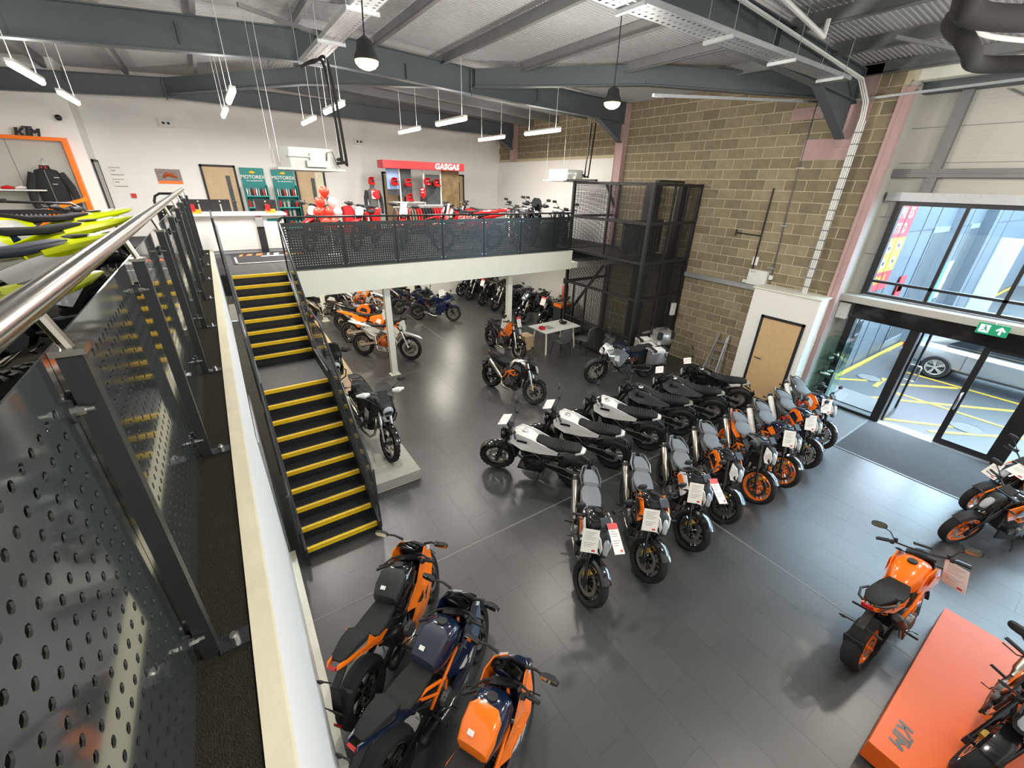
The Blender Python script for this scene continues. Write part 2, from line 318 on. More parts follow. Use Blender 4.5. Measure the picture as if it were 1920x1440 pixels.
struct('ceiling_lower', MB().box(-.45, XW, 9.72, YB, 2.43, 2.6), 'white_paint', 'white soffit under the far upper floor')
struct('wall_lower', MB().box(-.4, -.16, -4.2, 4.95, 0, 2.75), 'blue_white', 'white wall below the near upper floor')
struct('baseboard_lower', MB().box(-.16, -.09, -4.2, 4.98, 0, .12), 'white_paint', 'white skirting at the foot of the wall below the near upper floor')
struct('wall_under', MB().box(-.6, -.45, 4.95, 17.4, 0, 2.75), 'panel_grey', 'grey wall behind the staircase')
one('perforated_screen', MB().box(-.16, -.14, 5.0, 6.4, .0, 1.9), 'galv', 'pale metal screen in the gap beside the stair foot', 'screen', smooth=False)
def column(x, y, label):
    t = empty('steel_column', (x, y, 0), 0, label, 'column', 'white columns under the upper floor')
    part('shaft', MB().box(-.075, .075, -.065, -.05, .02, 2.43).box(-.075, .075, .05, .065, .02, 2.43).box(-.06, .06, -.05, .05, .02, 2.43), 'white_paint', t, False)
    part('base_plate', MB().box(-.13, .13, -.11, .11, 0, .02), 'white_paint', t, False)
    part('cap_plate', MB().box(-.1, .1, -.1, .1, 2.38, 2.43), 'white_paint', t, False)
column(3.14, 10.12, 'white steel column beside the small white and orange motocross bike'); column(6.93, 10.3, 'white steel column behind the orange naked bike and table')
column(2.6, 15.9, 'white steel column deep under the floor behind the orange bikes'); column(6.0, 15.9, 'white steel column deep under the floor near the blue bike')
# ---------------------------------------------------------------- ceiling
def zr(x): return 7.4-.05*abs(x-2.5)
m = MB()
for a, b in ((-6, 2.5), (2.5, 12)): m.add([(a, -4.2, zr(a)), (b, -4.2, zr(b)), (b, 17.6, zr(b)), (a, 17.6, zr(a)), (a, -4.2, zr(a)+.1), (b, -4.2, zr(b)+.1), (b, 17.6, zr(b)+.1), (a, 17.6, zr(a)+.1)], [(3, 2, 1, 0), (4, 5, 6, 7), (0, 1, 5, 4), (1, 2, 6, 5), (2, 3, 7, 6), (3, 0, 4, 7)])
ce = struct('ceiling', m, 'ceiling', 'pale grey profiled metal roof lining')
m = MB(); y = -4.0
while y < 17:
    xe = min(11.9, 15.9-y)
    pts = [-6, 2.5, xe] if xe > 2.5 else [-6, xe]
    for a, b in zip(pts, pts[1:]): m.beam((a, y, zr(a)-.003), (b, y, zr(b)-.003), .028, .014)
    y += .075
x = -1.3
while x < 11.3:
    m.beam((x, 15.9-x, zr(x)-.003), (x, 17.4, zr(x)-.003), .028, .014); x += .075
part('rib', m, 'ceiling', ce)['kind'] = 'stuff'
PUR = []
def purlin(a, b, label):
    t = empty('purlin', (0, 0, 0), 0, label, 'purlin', 'roof purlins')
    part('web', MB().beam(a, b, .02, .2), 'purlin', t, False)
    d = Vector((b[0]-a[0], b[1]-a[1], 0)).normalized(); s = Vector((-d.y, d.x, 0))*.035
    part('flange', MB().beam(Vector(a)+s-Vector((0, 0, .1)), Vector(b)+s-Vector((0, 0, .1)), .07, .015), 'purlin', t, False)
names = ['outermost purlin over the left of the upper floor', 'purlin over the yellow tailed bikes', 'purlin over the long balustrade', 'purlin over the staircase', 'purlin beside the cable tray', 'purlin just beyond the round high bay lamp', 'purlin halfway across the showroom roof', 'purlin over the row of naked bikes', 'purlin towards the block wall', 'purlin close to the block wall and porch', 'purlin along the eaves above the entrance']
for i, n in enumerate(names):
    x = -4.0+1.5*i; purlin((x, -4, zr(x)-.12), (x, min(17.3, 15.9-x), zr(x)-.12), n)
for y, n in ((12.0, 'first cross purlin behind the diagonal roof beam'), (13.5, 'second cross purlin behind the diagonal roof beam'), (15.0, 'third cross purlin behind the diagonal roof beam'), (16.7, 'rear cross purlin close to the white back wall')):
    purlin((max(15.9-y, 2.5), y, zr(max(15.9-y, 2.5))-.14), (XW, y, zr(XW)-.14), n)
def rafter(y, label, tops, depth, haunch, hx):
    t = empty('rafter', (0, y, 0), 0, label, 'rafter', 'portal frame rafters')
    w, fl_ = .012, .09
    for (xa, za), (xb, zb) in zip(tops, tops[1:]):
        part('web', MB().prism([(xa, za), (xb, zb), (xb, zb-depth), (xa, za-depth)], 'y', -w, w), 'steel_grey', t, False)
        part('top_flange', MB().beam((xa, 0, za), (xb, 0, zb), fl_*2, .02), 'steel_grey', t, False)
        part('bottom_flange', MB().beam((xa, 0, za-depth), (xb, 0, zb-depth), fl_*2, .02), 'steel_grey', t, False)
        part('end_plate', MB().beam((xb, 0, zb), (xb, 0, zb-depth-.05), fl_*2, .03, (1, 0, 0)), 'steel_grey', t, False)
    xe, ze = tops[-1]; zs = ze-depth+(tops[-2][1]-ze)*(xe-hx)/(xe-tops[-2][0])
    part('haunch', MB().prism([(hx, zs), (xe, ze-depth), (xe, haunch)], 'y', -w, w), 'steel_grey', t, False)
    part('haunch_flange', MB().beam((hx, 0, zs), (xe, 0, haunch), fl_*2, .02), 'steel_grey', t, False)
    for x in (-2.2, 0.2, 4.1, 7.6):
        part('stiffener', MB().beam((x, 0, 6.95), (x, 0, 6.66), fl_*1.7, .012, (1, 0, 0)), 'steel_grey', t, False)
rafter(16.15, 'rearmost grey steel rafter just before the white back wall', [(-6, 6.62), (-.3, 6.98), (10.84, 6.86)], .42, 6.0, 9.9)
rafter(10.25, 'middle grey steel rafter crossing above the far balustrade', [(-6, 6.6), (2.4, 7.2), (5.65, 7.08), (10.84, 6.95)], .48, 5.95, 9.8)
rafter(4.3, 'nearest grey steel rafter with deep haunch above the porch', [(-6, 6.6), (2.4, 7.2), (10.84, 6.85)], .5, 5.72, 9.3)
def dbeam(a, b, label):
    t = empty('roof_beam', (0, 0, 0), 0, label, 'beam', 'diagonal roof beams'); mid = (Vector(a)+Vector(b))/2+Vector((0, 0, .14))
    for p, q in ((Vector(a), mid), (mid, Vector(b))):
        part('web', MB().beam(p, q, .03, .36), 'steel_grey', t, False)
        part('flange', MB().beam(p-Vector((0, 0, .18)), q-Vector((0, 0, .18)), .18, .02), 'steel_grey', t, False)
dbeam((-.3, 16.1, 6.8), (5.6, 10.35, 6.9), 'diagonal grey roof beam between the rearmost and middle rafters')
dbeam((5.75, 10.15, 6.9), (10.8, 4.4, 6.55), 'diagonal grey roof beam running towards the porch corner')
# ---------------------------------------------------------------- entrance glazing
def bars(parent, name, items, material='black_steel'):
    for b in items: part(name, MB().box(*b), material, parent, False)
w1 = empty('window_1', (0, 0, 0)); w1['kind'] = 'structure'; w1['label'] = 'black framed upper window over the entrance'; w1['category'] = 'window'
bars(w1, 'frame', [(11.68, 11.8, 3.1, 3.22, 2.72, 4.62), (11.68, 11.8, -3.6, 3.1, 4.54, 4.62), (11.68, 11.8, -3.6, 3.1, 2.72, 2.78)])
bars(w1, 'mullion', [(11.69, 11.79, y-.03, y+.03, 2.78, 4.54) for y in (2.13, 1.08, .03, -1.02, -2.07, -3.1)])
bars(w1, 'transom', [(11.69, 11.79, -3.6, 3.1, 3.0, 3.05)])
ys = (3.1, 2.13, 1.08, .03, -1.02, -2.07, -3.1)
for a, b in zip(ys, ys[1:]):
    for z0, z1 in ((2.78, 3.0), (3.05, 4.54)): part('pane', MB().box(11.735, 11.741, b+.03, a-.03, z0, z1), 'glass', w1, False)
d1 = empty('door_1', (0, 0, 0)); d1['kind'] = 'structure'; d1['label'] = 'black framed glass entrance with one leaf standing open'; d1['category'] = 'door'
bars(d1, 'frame', [(11.62, 11.8, 3.1, 3.24, 0, 2.3), (11.63, 11.79, 1.97, 2.13, 0, 2.2), (11.63, 11.79, -.02, .14, 0, 2.2), (11.68, 11.76, 2.13, 3.1, 0, .06), (11.63, 11.79, -1.3, -1.16, 0, 2.2), (11.68, 11.76, -1.2, 0, 0, .06), (11.68, 11.76, -3.6, -1.3, 0, .06)])
part('header', MB().box(11.55, 11.8, -3.6, 3.3, 2.2, 2.54), 'black_gloss', d1, False)
part('ledge', MB().box(11.35, 11.8, -3.6, 3.5, 2.56, 2.7), 'panel_grey', d1, False)
for a, b in ((2.13, 3.1), (-1.16, -.02), (-3.6, -1.3)): part('pane', MB().box(11.72, 11.726, a, b, .06, 2.2), 'glass', d1, False)
lf = part('leaf', MB().box(11.69, 11.75, .14, .24, .02, 2.18).box(11.69, 11.75, .92, 1.02, .02, 2.18).box(11.69, 11.75, .24, .92, .02, .14).box(11.69, 11.75, .24, .92, 2.1, 2.18), 'black_steel', d1, False)
part('pane', MB().box(11.716, 11.722, .24, .92, .14, 2.1), 'glass', lf, False)
part('handle', MB().tube([(11.69, .97, .85), (11.6, .97, .85), (11.585, .97, .87), (11.585, .97, 1.2), (11.6, .97, 1.22), (11.69, .97, 1.22)], .016), 'chrome', lf)
lf = part('leaf', MB().box(11.82, 11.9, 1.93, 1.97, .02, 2.18).box(12.62, 12.7, 1.93, 1.97, .02, 2.18).box(11.9, 12.62, 1.93, 1.97, .02, .12).box(11.9, 12.62, 1.93, 1.97, 2.1, 2.18), 'black_steel', d1, False)
part('pane', MB().box(11.9, 12.62, 1.947, 1.953, .12, 2.1), 'glass', lf, False)
part('handle', MB().tube([(12.6, 1.93, .85), (12.6, 1.85, .85), (12.6, 1.84, .87), (12.6, 1.84, 1.2), (12.6, 1.85, 1.22), (12.6, 1.93, 1.22)], .016), 'chrome', lf)
struct('trim_1', MB().box(11.6, 11.8, .14, 2.0, 0, .012), 'galv', 'bright metal threshold of the open entrance door')
em = one('entrance_mat', MB().box(9.68, 11.6, -1.6, 2.1, .001, .008), 'mat_grey', 'large dark grey entrance mat inside the glass door', 'mat', smooth=False)
part('edge_strip', MB().box(9.64, 9.68, -1.6, 2.13, .001, .009).box(9.64, 11.6, 2.1, 2.14, .001, .009), 'galv_dark', em, False)
# exit sign hung over the door
ex = empty('exit_sign', (11.2, 1.0, 2.49), 0, 'green running man exit sign with up arrow over the door', 'sign')
part('panel', MB().box(-.006, .006, -.2, .2, 0, .2), 'exit_green', ex, False)
part('hanger', MB().cyl((0, 0, .2), (.2, 0, .22), .004, 6), 'bolt', ex)
m = MB(); fx = -.008
m.prism([(.17, .03), (.04, .03), (.04, .17), (.17, .17)], 'x', fx, -.0065)
part('doorway_print', m, 'exit_white', ex, False)
m = MB().ball((-.01, .1, .15), .014, 8, 6).beam((-.01, .1, .13), (-.01, .085, .09), .006, .025).beam((-.01, .085, .09), (-.01, .06, .055), .006, .014).beam((-.01, .088, .09), (-.01, .125, .075), .006, .014).beam((-.01, .125, .075), (-.01, .14, .045), .006, .012).beam((-.01, .1, .125), (-.01, .13, .11), .006, .01).beam((-.01, .098, .125), (-.01, .065, .115), .006, .01)
part('running_figure', m, 'exit_green', ex, False)
part('arrow', MB().prism([(-.1, .17), (-.165, .105), (-.145, .085), (-.115, .115), (-.115, .03), (-.085, .03), (-.085, .115), (-.055, .085), (-.035, .105)], 'x', fx, -.0065), 'exit_white', ex, False)
# ---------------------------------------------------------------- outdoors
struct('ground_outside', MB().box(11.8, 40, -16, 30, -.3, -.01), 'asphalt', 'wet dark asphalt yard outside the entrance')
struct('path_outside', MB().box(12.1, 13.1, 2.15, 3.55, -.01, .012), 'tactile', 'grey tactile paving patch outside the entrance')
struct('kerb_outside', MB().box(13.6, 40, 3.56, 3.66, -.01, .03), 'road_yellow', 'yellow painted kerb along the building opposite')
lines = [((13.4, 3.75), (14.3, 3.02)), ((13.98, 2.74), (14.95, 2.8)), ((12.8, 2.77), (13.3, 2.4)), ((14.73, 2.48), (15.94, 1.47)), ((13.55, 2.1), (15.5, .2)), ((14.05, 2.4), (13.98, -.4)), ((12.0, 1.95), (12.95, .95)), ((16.1, 2.8), (16.03, -1.5)), ((13.98, -.3), (12.2, 1.2))]
for i, (a, b) in enumerate(lines):
    o = one('road_marking', MB().beam((*a, -.006), (*b, -.006), .1, .01), 'road_yellow', 'yellow painted line of the hatched area outside the door', 'road marking', 'yellow hatching outside the door', False)
for c, n in (((14.6, 3.06), 'round drain cover near the yellow kerb outside'), ((13.2, .75), 'round drain cover nearest the glass door outside')):
    t = empty('drain_cover', (*c, -.01), 0, n, 'drain cover')
    part('frame', MB().lathe([(.3, 0), (.3, .012), (.26, .012)], (0, 0, 0), 'z', 24), 'cladding_dark', t)
    part('lid', MB().lathe([(.26, .008), (.01, .01)], (0, 0, 0), 'z', 24), 'tactile', t)
bd = empty('building', (0, 3.72, 0), 0, 'grey clad building opposite with red and yellow banners', 'building')
part('wall', MB().box(13.4, 40, 0, .3, 0, 9), 'cladding', bd, False)
part('pier', MB().box(13.2, 13.42, -.02, .3, 0, 9), 'cladding_light', bd, False)
for i, x in enumerate((15.2, 16.4, 17.5, 20.3, 21.4, 24.2, 26, 28)): part('panel_joint', MB().box(x, x+.03, -.01, .01, 0, 9), 'cladding_dark', bd, False)
part('panel_joint', MB().box(13.4, 40, -.01, .01, 3.85, 3.88), 'cladding_dark', bd, False)
part('downpipe', MB().box(19.4, 19.75, -.18, 0, 0, 9), 'cladding_light', bd, False); part('downpipe', MB().box(23.3, 23.9, -.3, 0, 0, 9), 'cladding', bd, False)
for x0, x1 in ((17.6, 19.1), (21.8, 22.9)):
    wn = part('window', MB().box(x0-.08, x1+.08, -.03, .02, .3, 3.9), 'cladding_light', bd, False); part('pane', MB().box(x0, x1, -.04, .0, .4, 3.75), 'cladding_dark', wn, False)
for x0, x1 in ((13.7, 14.1), (14.2, 14.6)):
    wn = part('window', MB().box(x0, x1, -.03, .02, .1, 2.4), 'cladding_dark', bd, False); part('pane', MB().box(x0+.05, x1-.05, -.04, .0, .2, 2.3), 'car_glass', wn, False)
def banner(x0, x1, z0, z1, m_, name='banner'):
    return part(name, MB().box(x0, x1, -.06, -.03, z0, z1), m_, bd, False)
for z0, z1, mm in ((3.75, 5.2, 'banner_red'), (2.9, 3.75, 'banner_yellow'), (2.4, 2.9, 'banner_red')):
    banner(13.75, 14.38, z0, z1, mm); banner(14.42, 15.05, z0, z1, mm)
fr = lambda x, z: face((x, -.065, z), (1, 0, 0), (0, 0, 1))
for s, x, z, sz, mm in (('PRI', 14.09, 4.33, .34, 'banner_white'), ('ES', 14.68, 4.33, .34, 'banner_white'), ('ITE', 14.12, 3.97, .32, 'banner_white'), ('D', 14.58, 3.97, .32, 'banner_white'), ('OM', 14.12, 2.68, .3, 'banner_yellow'), ('E', 14.58, 2.68, .3, 'banner_yellow')): text('lettering', s, sz, fr(x, z), mm, bd, .002, off=.008)
for x, z in ((14.05, 3.5), (14.7, 3.55), (14.05, 3.12), (14.7, 3.15)):
    part('emblem', MB().cyl((x, -.062, z), (x, -.067, z), .14, 16), 'banner_white', bd); part('emblem', MB().box(x-.08, x+.08, -.07, -.067, z-.04, z+.05), 'cladding_dark', bd, False)
banner(16.2, 16.7, 1.6, 2.6, 'banner_red'); banner(16.25, 16.65, 2.15, 2.35, 'banner_yellow'); banner(20.5, 20.9, 1.3, 2.7, 'banner_blue'); banner(21.0, 21.5, 1.4, 2.7, 'banner_white')
one('flag_banner', MB().box(24.5, 24.6, 2.6, 3.2, .6, 3.4), 'banner_white', 'tall white and dark feather banner far outside the window', 'banner', smooth=False)
struct('wall_outside', MB().box(39.5, 40, -16, 30, 0, 7), 'cladding_light', 'pale clad building closing the yard')
# ================================================================ balustrades
one('platform', MB().box(-3.2, -.5, -4.2, 9.9, MZ, 3.3), 'carpet', 'raised dark carpeted platform under the yellow tailed bikes', 'platform', smooth=False)
PW, PH = 1.161, .935
pm = perf(MB(), lambda u, v, t: (t, u, v), 22, 17, .047, .0105, 0, 0, PW, PH, .004).mesh('panel', False)
bn = empty('balustrade', (0, 0, 0), 0, 'long dark grey perforated metal balustrade with steel handrail along the carpeted kerb', 'balustrade')
pm_post = MB().box(-.02, .02, -.018, .018, 0, .95).mesh('post', False); pm_cap = MB().box(-.026, .026, -.023, .023, .95, .962).mesh('cap', False)
pm_foot = MB().box(.02, .095, -.03, .03, .0, .008).mesh('foot', False); pm_bolt = MB().cyl((.06, 0, .008), (.06, 0, .026), .013, 6).cyl((.06, 0, .026), (.06, 0, .036), .007, 8).mesh('bolt')
pm_clamp = MB().cyl((-.034, .028, 0), (-.026, .028, 0), .024, 16).mesh('clamp'); pm_cb = MB().cyl((-.026, .028, 0), (-.008, .028, 0), .01, 6).cyl((-.008, .028, 0), (.006, .028, 0), .006, 8).mesh('clamp_bolt'); pm_st = MB().cyl((0, 0, .96), (-.02, 0, 1.035), .011, 8).mesh('stanchion')
for i in range(-2, 8):
    y = 1.1+1.165*i
    p = link('post', pm_post, 'rail_post', bn, (-.29, y, KZ))
    for nm, me, mt in (('cap', pm_cap, 'stainless'), ('foot', pm_foot, 'rail_post'), ('bolt', pm_bolt, 'bolt'), ('stanchion', pm_st, 'stainless')): link(nm, me, mt, p)
    for z in (.1, .84):
        for dy in (-.056, 0): link('clamp', pm_clamp, 'rail_post', p, (0, dy, z)); link('clamp_bolt', pm_cb, 'bolt', p, (0, dy, z))
    if i < 7: link('panel', pm, 'rail_dark', bn, (-.328, y+.002, KZ+.02))
part('handrail', MB().tube([(-.315, -1.6, KZ+1.05), (-.315, 9.3, KZ+1.05)], .026, 16), 'stainless', bn)
# end hoops of the long balustrade
h = empty('end_balustrade', (0, 0, 0), 0, 'short black perforated panel with rounded hoop closing the end of the kerb', 'balustrade')
part('hoop', MB().tube([(-.78, 9.95, MZ), (-.78, 9.95, MZ+1.32), (-.75, 9.95, MZ+1.4), (-.68, 9.95, MZ+1.44), (-.45, 9.95, MZ+1.44), (-.4, 9.95, MZ+1.4), (-.38, 9.95, MZ)], .02, 8), 'black_steel', h)
part('panel', perf(MB(), lambda u, v, t: (u, 9.95+t, v), 6, 16, .05, .011, -.76, MZ+.3, -.41, MZ+1.25, .004), 'black_steel', h, False)
h = empty('end_balustrade', (0, 0, 0), 0, 'black perforated panel with rounded hoop at the left of the stair head', 'balustrade')
part('hoop', MB().tube([(-.02, 9.7, MZ), (-.02, 9.7, MZ+.93), (-.02, 9.76, MZ+1.03), (-.02, 12.1, MZ+1.03), (-.02, 12.2, MZ+.95), (-.02, 12.2, MZ)], .02, 8), 'black_steel', h)
part('panel', perf(MB(), lambda u, v, t: (-.02+t, u, v), 22, 17, .047, .0115, 9.73, MZ+.02, 10.9, MZ+.93, .004), 'black_steel', h, False)
part('panel', perf(MB(), lambda u, v, t: (-.02+t, u, v), 22, 17, .047, .0115, 10.95, MZ+.02, 12.15, MZ+.93, .004), 'black_steel', h, False)
# far balustrade
fb = empty('balustrade', (0, 0, 0), 0, 'black perforated metal balustrade along the front of the far upper floor', 'balustrade')
pf = perf(MB(), lambda u, v, t: (u, -t, v), 21, 16, .05, .0125, .012, 0, 1.155, .93, .004).mesh('panel', False)
xs = [1.05, 2.2, 3.37, 4.54, 5.71, 6.88, 8.05]
for i, x in enumerate(xs):
    p = part('post', MB().box(x-.02, x+.02, 9.73, 9.78, MZ, MZ+.97), 'black_steel', fb, False)
    for z in (.08, .85):
        for s in (-.05, .05): part('bolt', MB().cyl((x+s, 9.715, MZ+z), (x+s, 9.7, MZ+z), .011, 6), 'bolt', p)
    if i < 6: link('panel', pf, 'rail_far', fb, (x, 9.72, MZ+.01))
part('panel', perf(MB(), lambda u, v, t: (u, 9.72-t, v), 12, 16, .05, .0125, 8.06, MZ+.01, 8.72, MZ+.94, .004), 'rail_far', fb, False)
part('handrail', MB().tube([(1.05, 9.755, MZ+.9), (1.05, 9.755, MZ+.97), (1.09, 9.755, MZ+1.03), (1.15, 9.755, MZ+1.04), (8.7, 9.755, MZ+1.04), (8.75, 9.755, MZ+1.0), (8.75, 9.755, MZ)], .02, 8), 'black_steel', fb)
# ================================================================ staircase
st = empty('staircase', (0, 0, 0), 0, 'black steel staircase with yellow tread nosings and a half landing', 'staircase')
X0, X1, RZ = .05, 1.0, .165
NY = [4.84+.235*i for i in range(10)]+[8.14+.2175*i for i in range(8)]
nos = MB().box(X0, X1, -.012, .045, -.004, .006).box(X0, X1, -.014, -.004, -.045, .006).mesh('nosing', False)
for i, y in enumerate(NY):
    z = RZ*(i+1); y1 = NY[i+1]+.02 if i < 17 else 9.72
    tr = part('tread', MB().box(X0, X1, y, y1, z-.03, z), 'stair_black', st, False)
    part('riser', MB().box(X0, X1, y+.02, y+.03, z-RZ, z-.03), 'stair_black', st, False)
    link('nosing', nos, 'yellow', st, (0, y, z))
    g = MB()
    for k in range(23): g.box(X0+.02+k*.04, X0+.035+k*.04, y+.05, y1-.03, z, z+.003)
    part('tread_rib', g, 'stair_black', tr, False)
for s, x in ((-1, X0-.03), (1, X1+.0)):
    part('stringer', MB().prism([(4.72, 0), (4.98, 0), (6.99, 1.4), (8.1, 1.4), (9.72, 2.6), (9.72, 3.0), (8.0, 1.86), (6.9, 1.83), (4.72, .28)], 'x', x, x+.03), 'stair_black', st, False)
def stair_rail(x, dx):
    s1, s2 = RZ/.235, RZ/.2175
    lo = lambda y: RZ+(y-4.84)*s1
    hi = lambda y: 1.815+(y-8.14)*s2
    pitch, r = .058, .02
    part('side_panel', perf(MB(), lambda u, v, t: (x+t, u, v+lo(u)), 34, 12, pitch, r, 4.9, .08, 6.93, .86, .004), 'rail_dark', st, False)
    part('side_panel', perf(MB(), lambda u, v, t: (x+t, u, v+1.65), 17, 12, pitch, r, 6.97, .08, 8.05, .86, .004), 'rail_dark', st, False)
    part('side_panel', perf(MB(), lambda u, v, t: (x+t, u, v+hi(u)), 24, 12, pitch, r, 8.1, .08, 9.6, .86, .004), 'rail_dark', st, False)
    pts = [(x, 4.84, .5), (x, 4.84, lo(4.84)+.88), (x, 4.9, lo(4.9)+.95), (x, 6.9, lo(6.9)+.95), (x, 7.05, 1.65+.98), (x, 8.0, 1.65+1.0), (x, 8.15, hi(8.15)+.98), (x, 9.6, hi(9.6)+.95), (x, 9.7, MZ+.95)]
    part('handrail', MB().tube(pts, .019, 8), 'rail_post', st)
    for y, z in ((4.87, lo(4.87)), (5.9, lo(5.9)), (6.95, 1.65), (8.07, 1.65), (8.85, hi(8.85)), (9.64, MZ)):
        part('baluster', MB().box(x+dx-.012, x+dx+.012, y-.02, y+.02, z-.15, z+.92), 'rail_post', st, False)
stair_rail(X1+.04, .02); stair_rail(X0-.045, -.02)
# ================================================================ lift cage
lg = empty('goods_lift', (0, 0, 0), 0, 'tall black steel mesh cage of the goods lift against the block wall', 'lift')
cx0, cx1, cy0, cy1, ct = 9.08, 10.98, 7.25, 10.15, 4.85
for x, y in ((cx0, cy0), (cx0, cy1), (cx1, cy0), (cx1, cy1)): part('post', MB().box(x-.04, x+.04, y-.04, y+.04, 0, ct), 'mesh_black', lg, False)
for x, y in ((cx0, 8.7), (9.9, cy0), (10.45, cy0)): part('upright', MB().box(x-.025, x+.025, y-.025, y+.025, 0 if x > 9.5 else MZ, ct), 'mesh_black', lg, False)
part('upright', MB().box(cx0-.025, cx0+.025, 9.2, 9.25, 0, 1.95), 'mesh_black', lg, False); part('upright', MB().box(cx0-.025, cx0+.025, 9.75, 9.79, 0, 1.95), 'mesh_black', lg, False)
for z in (.03, 1.94, 2.92, 3.9, ct-.04):
    part('beam', MB().box(cx0, cx1, cy0-.03, cy0+.03, z-.035, z+.035), 'mesh_black', lg, False)
    part('beam', MB().box(cx0-.03, cx0+.03, cy0, cy1, z-.035, z+.035), 'mesh_black', lg, False)
    part('beam', MB().box(cx0, cx1, cy1-.03, cy1+.03, z-.035, z+.035), 'mesh_black', lg, False)
part('beam', MB().box(cx0-.02, cx0+.02, cy0, cy1, .83, .87), 'mesh_black', lg, False)
part('beam', MB().box(cx0-.12, cx0-.02, 9.2, 10.4, ct, ct+.05).box(9.2, 10.2, cy0-.02, cy0+.1, ct, ct+.06), 'mesh_black', lg, False)
part('lift_platform', MB().box(cx0, cx1, cy0, cy1, 2.88, 2.95), 'mesh_black', lg, False)
part('brace', MB().beam((10.9, cy1, 4.1), (10.4, cy1, 4.8), .06, .06).beam((cx0+.1, cy1-.1, .9), (cx0+.3, 8.9, 2.6), .07, .07), 'mesh_black', lg, False)
def wires(name, fix, lo_, hi_, z0, z1, ax, step=.028):
    m = MB(); z = z0
    while z < z1:
        m.box(lo_, hi_, fix-.002, fix+.002, z, z+(.014 if z0 < 2.9 else .008)) if ax == 'x' else m.box(fix-.002, fix+.002, lo_, hi_, z, z+.009); z += step
    n = int((hi_-lo_)/.12)
    for k in range(1, n):
        q = lo_+(hi_-lo_)*k/n
        m.box(q-.003, q+.003, fix-.003, fix+.003, z0, z1) if ax == 'x' else m.box(fix-.003, fix+.003, q-.003, q+.003, z0, z1)
    part(name, m, 'mesh_black', lg, False)
for z0, z1 in ((.08, 1.9), (1.98, 2.86), (2.98, 3.86), (3.94, ct-.09)):
    wires('mesh_panel', cy0, cx0+.05, cx1-.05, z0, z1, 'x', .022 if z0 < 3.5 else .03)
    if z0 > 1.9: wires('mesh_panel', cx0, cy0+.05, cy1-.05, z0, z1, 'y')
    wires('mesh_panel', cy1, cx0+.05, cx1-.05, z0, z1, 'x', .04)
wires('mesh_panel', cx0, cy0+.05, 9.2, .08, 1.9, 'y')
part('drive_mast', MB().box(10.75, 10.95, 8.5, 8.9, 0, ct).box(10.7, 10.95, 7.6, 7.75, 0, ct), 'mesh_black', lg, False)
part('carriage', MB().box(9.3, 10.9, 8.2, 8.3, 3.0, 3.9).box(9.35, 9.6, 8.12, 8.2, 3.35, 3.45).box(10.0, 10.5, 8.12, 8.2, 3.05, 3.5), 'mesh_black', lg, False)
part('control_box', MB().box(10.6, 10.75, 7.12, 7.2, 1.35, 1.7), 'plastic_white', lg, False)
part('door_handle', MB().box(9.5, 10.0, 7.14, 7.2, .95, 1.0), 'galv', lg, False)
# crates and machine behind the cage
t = empty('tool_trolley', (9.45, 10.6, 0), 0, 'orange trimmed trolley behind the lift cage', 'trolley')
part('shelf', MB().box(-.3, .3, -.2, .2, .95, 1.05), 'orange_gloss', t, False); part('leg', MB().box(-.3, -.26, -.2, .2, 0, .95), 'black_matt', t, False); part('leg', MB().box(.26, .3, -.2, .2, 0, .95), 'black_matt', t, False); part('tray', MB().box(-.28, .28, -.18, .18, 1.05, 1.2), 'glass_green', t, False)
t = empty('fire_extinguisher', (9.5, 10.65, 1.2), 0, 'dark orange canister standing on the trolley behind the cage', 'canister')
part('bottle', MB().lathe([(.01, 0), (.11, 0), (.115, .1), (.115, .42), (.06, .5), (.05, .55)], (0, 0, 0), 'z', 14), 'engine_orange', t); part('cap', MB().lathe([(.06, .5), (.1, .52), (.1, .68), (.01, .7)], (0, 0, 0), 'z', 12), 'black_matt', t)
# ================================================================ porch box, wall fittings
pb = empty('porch', (0, 0, 0), 0, 'white boxed-in lobby with an oak door beside the entrance', 'lobby')
part('body', MB().box(10.5, XW+.7, 3.5, 4.94, 0, 2.63), 'white_wall', pb, False)
part('lid', MB().box(10.46, XW+.7, 3.46, 4.98, 2.63, 2.66), 'white_paint', pb, False)
dr = part('door', MB().box(10.48, 10.5, 3.69, 4.54, 0, 1.99), 'wood', pb, False)
part('door_frame', MB().box(10.47, 10.5, 4.54, 4.6, 0, 2.05).box(10.47, 10.5, 3.63, 3.69, 0, 2.05).box(10.47, 10.5, 3.63, 4.6, 1.99, 2.05), 'black_matt', dr, False)
part('handle', MB().box(10.42, 10.48, 4.44, 4.46, 1.0, 1.02).box(10.42, 10.435, 4.3, 4.46, 1.0, 1.02), 'chrome', dr, False)
one('alarm_box', MB().box(11.45, 11.75, 3.25, 3.45, 2.15, 2.5), 'plastic_white', 'white plastic control box beside the top of the glass door', 'control box', smooth=False)
one('wall_notice', MB().box(10.8, 10.95, 3.49, 3.5, 1.5, 1.75).box(11.05, 11.2, 3.49, 3.5, 1.3, 1.65), 'paper', 'white paper notices on the side of the porch', 'notice', smooth=False)
tk = empty('cable_trunking', (0, 0, 0), 0, 'grey metal cable trunking along the block wall behind the lift', 'trunking')
part('channel', MB().box(XW-.09, XW-.012, 4.98, 7.3, 2.46, 2.54), 'galv', tk, False); part('lid', MB().box(XW-.1, XW-.02, 4.98, 7.3, 2.54, 2.58), 'galv', tk, False)
o = empty('distribution_board', (XW-.012, 5.2, 2.8), 0, 'white electrical box on the block wall above the trunking', 'electrical box')
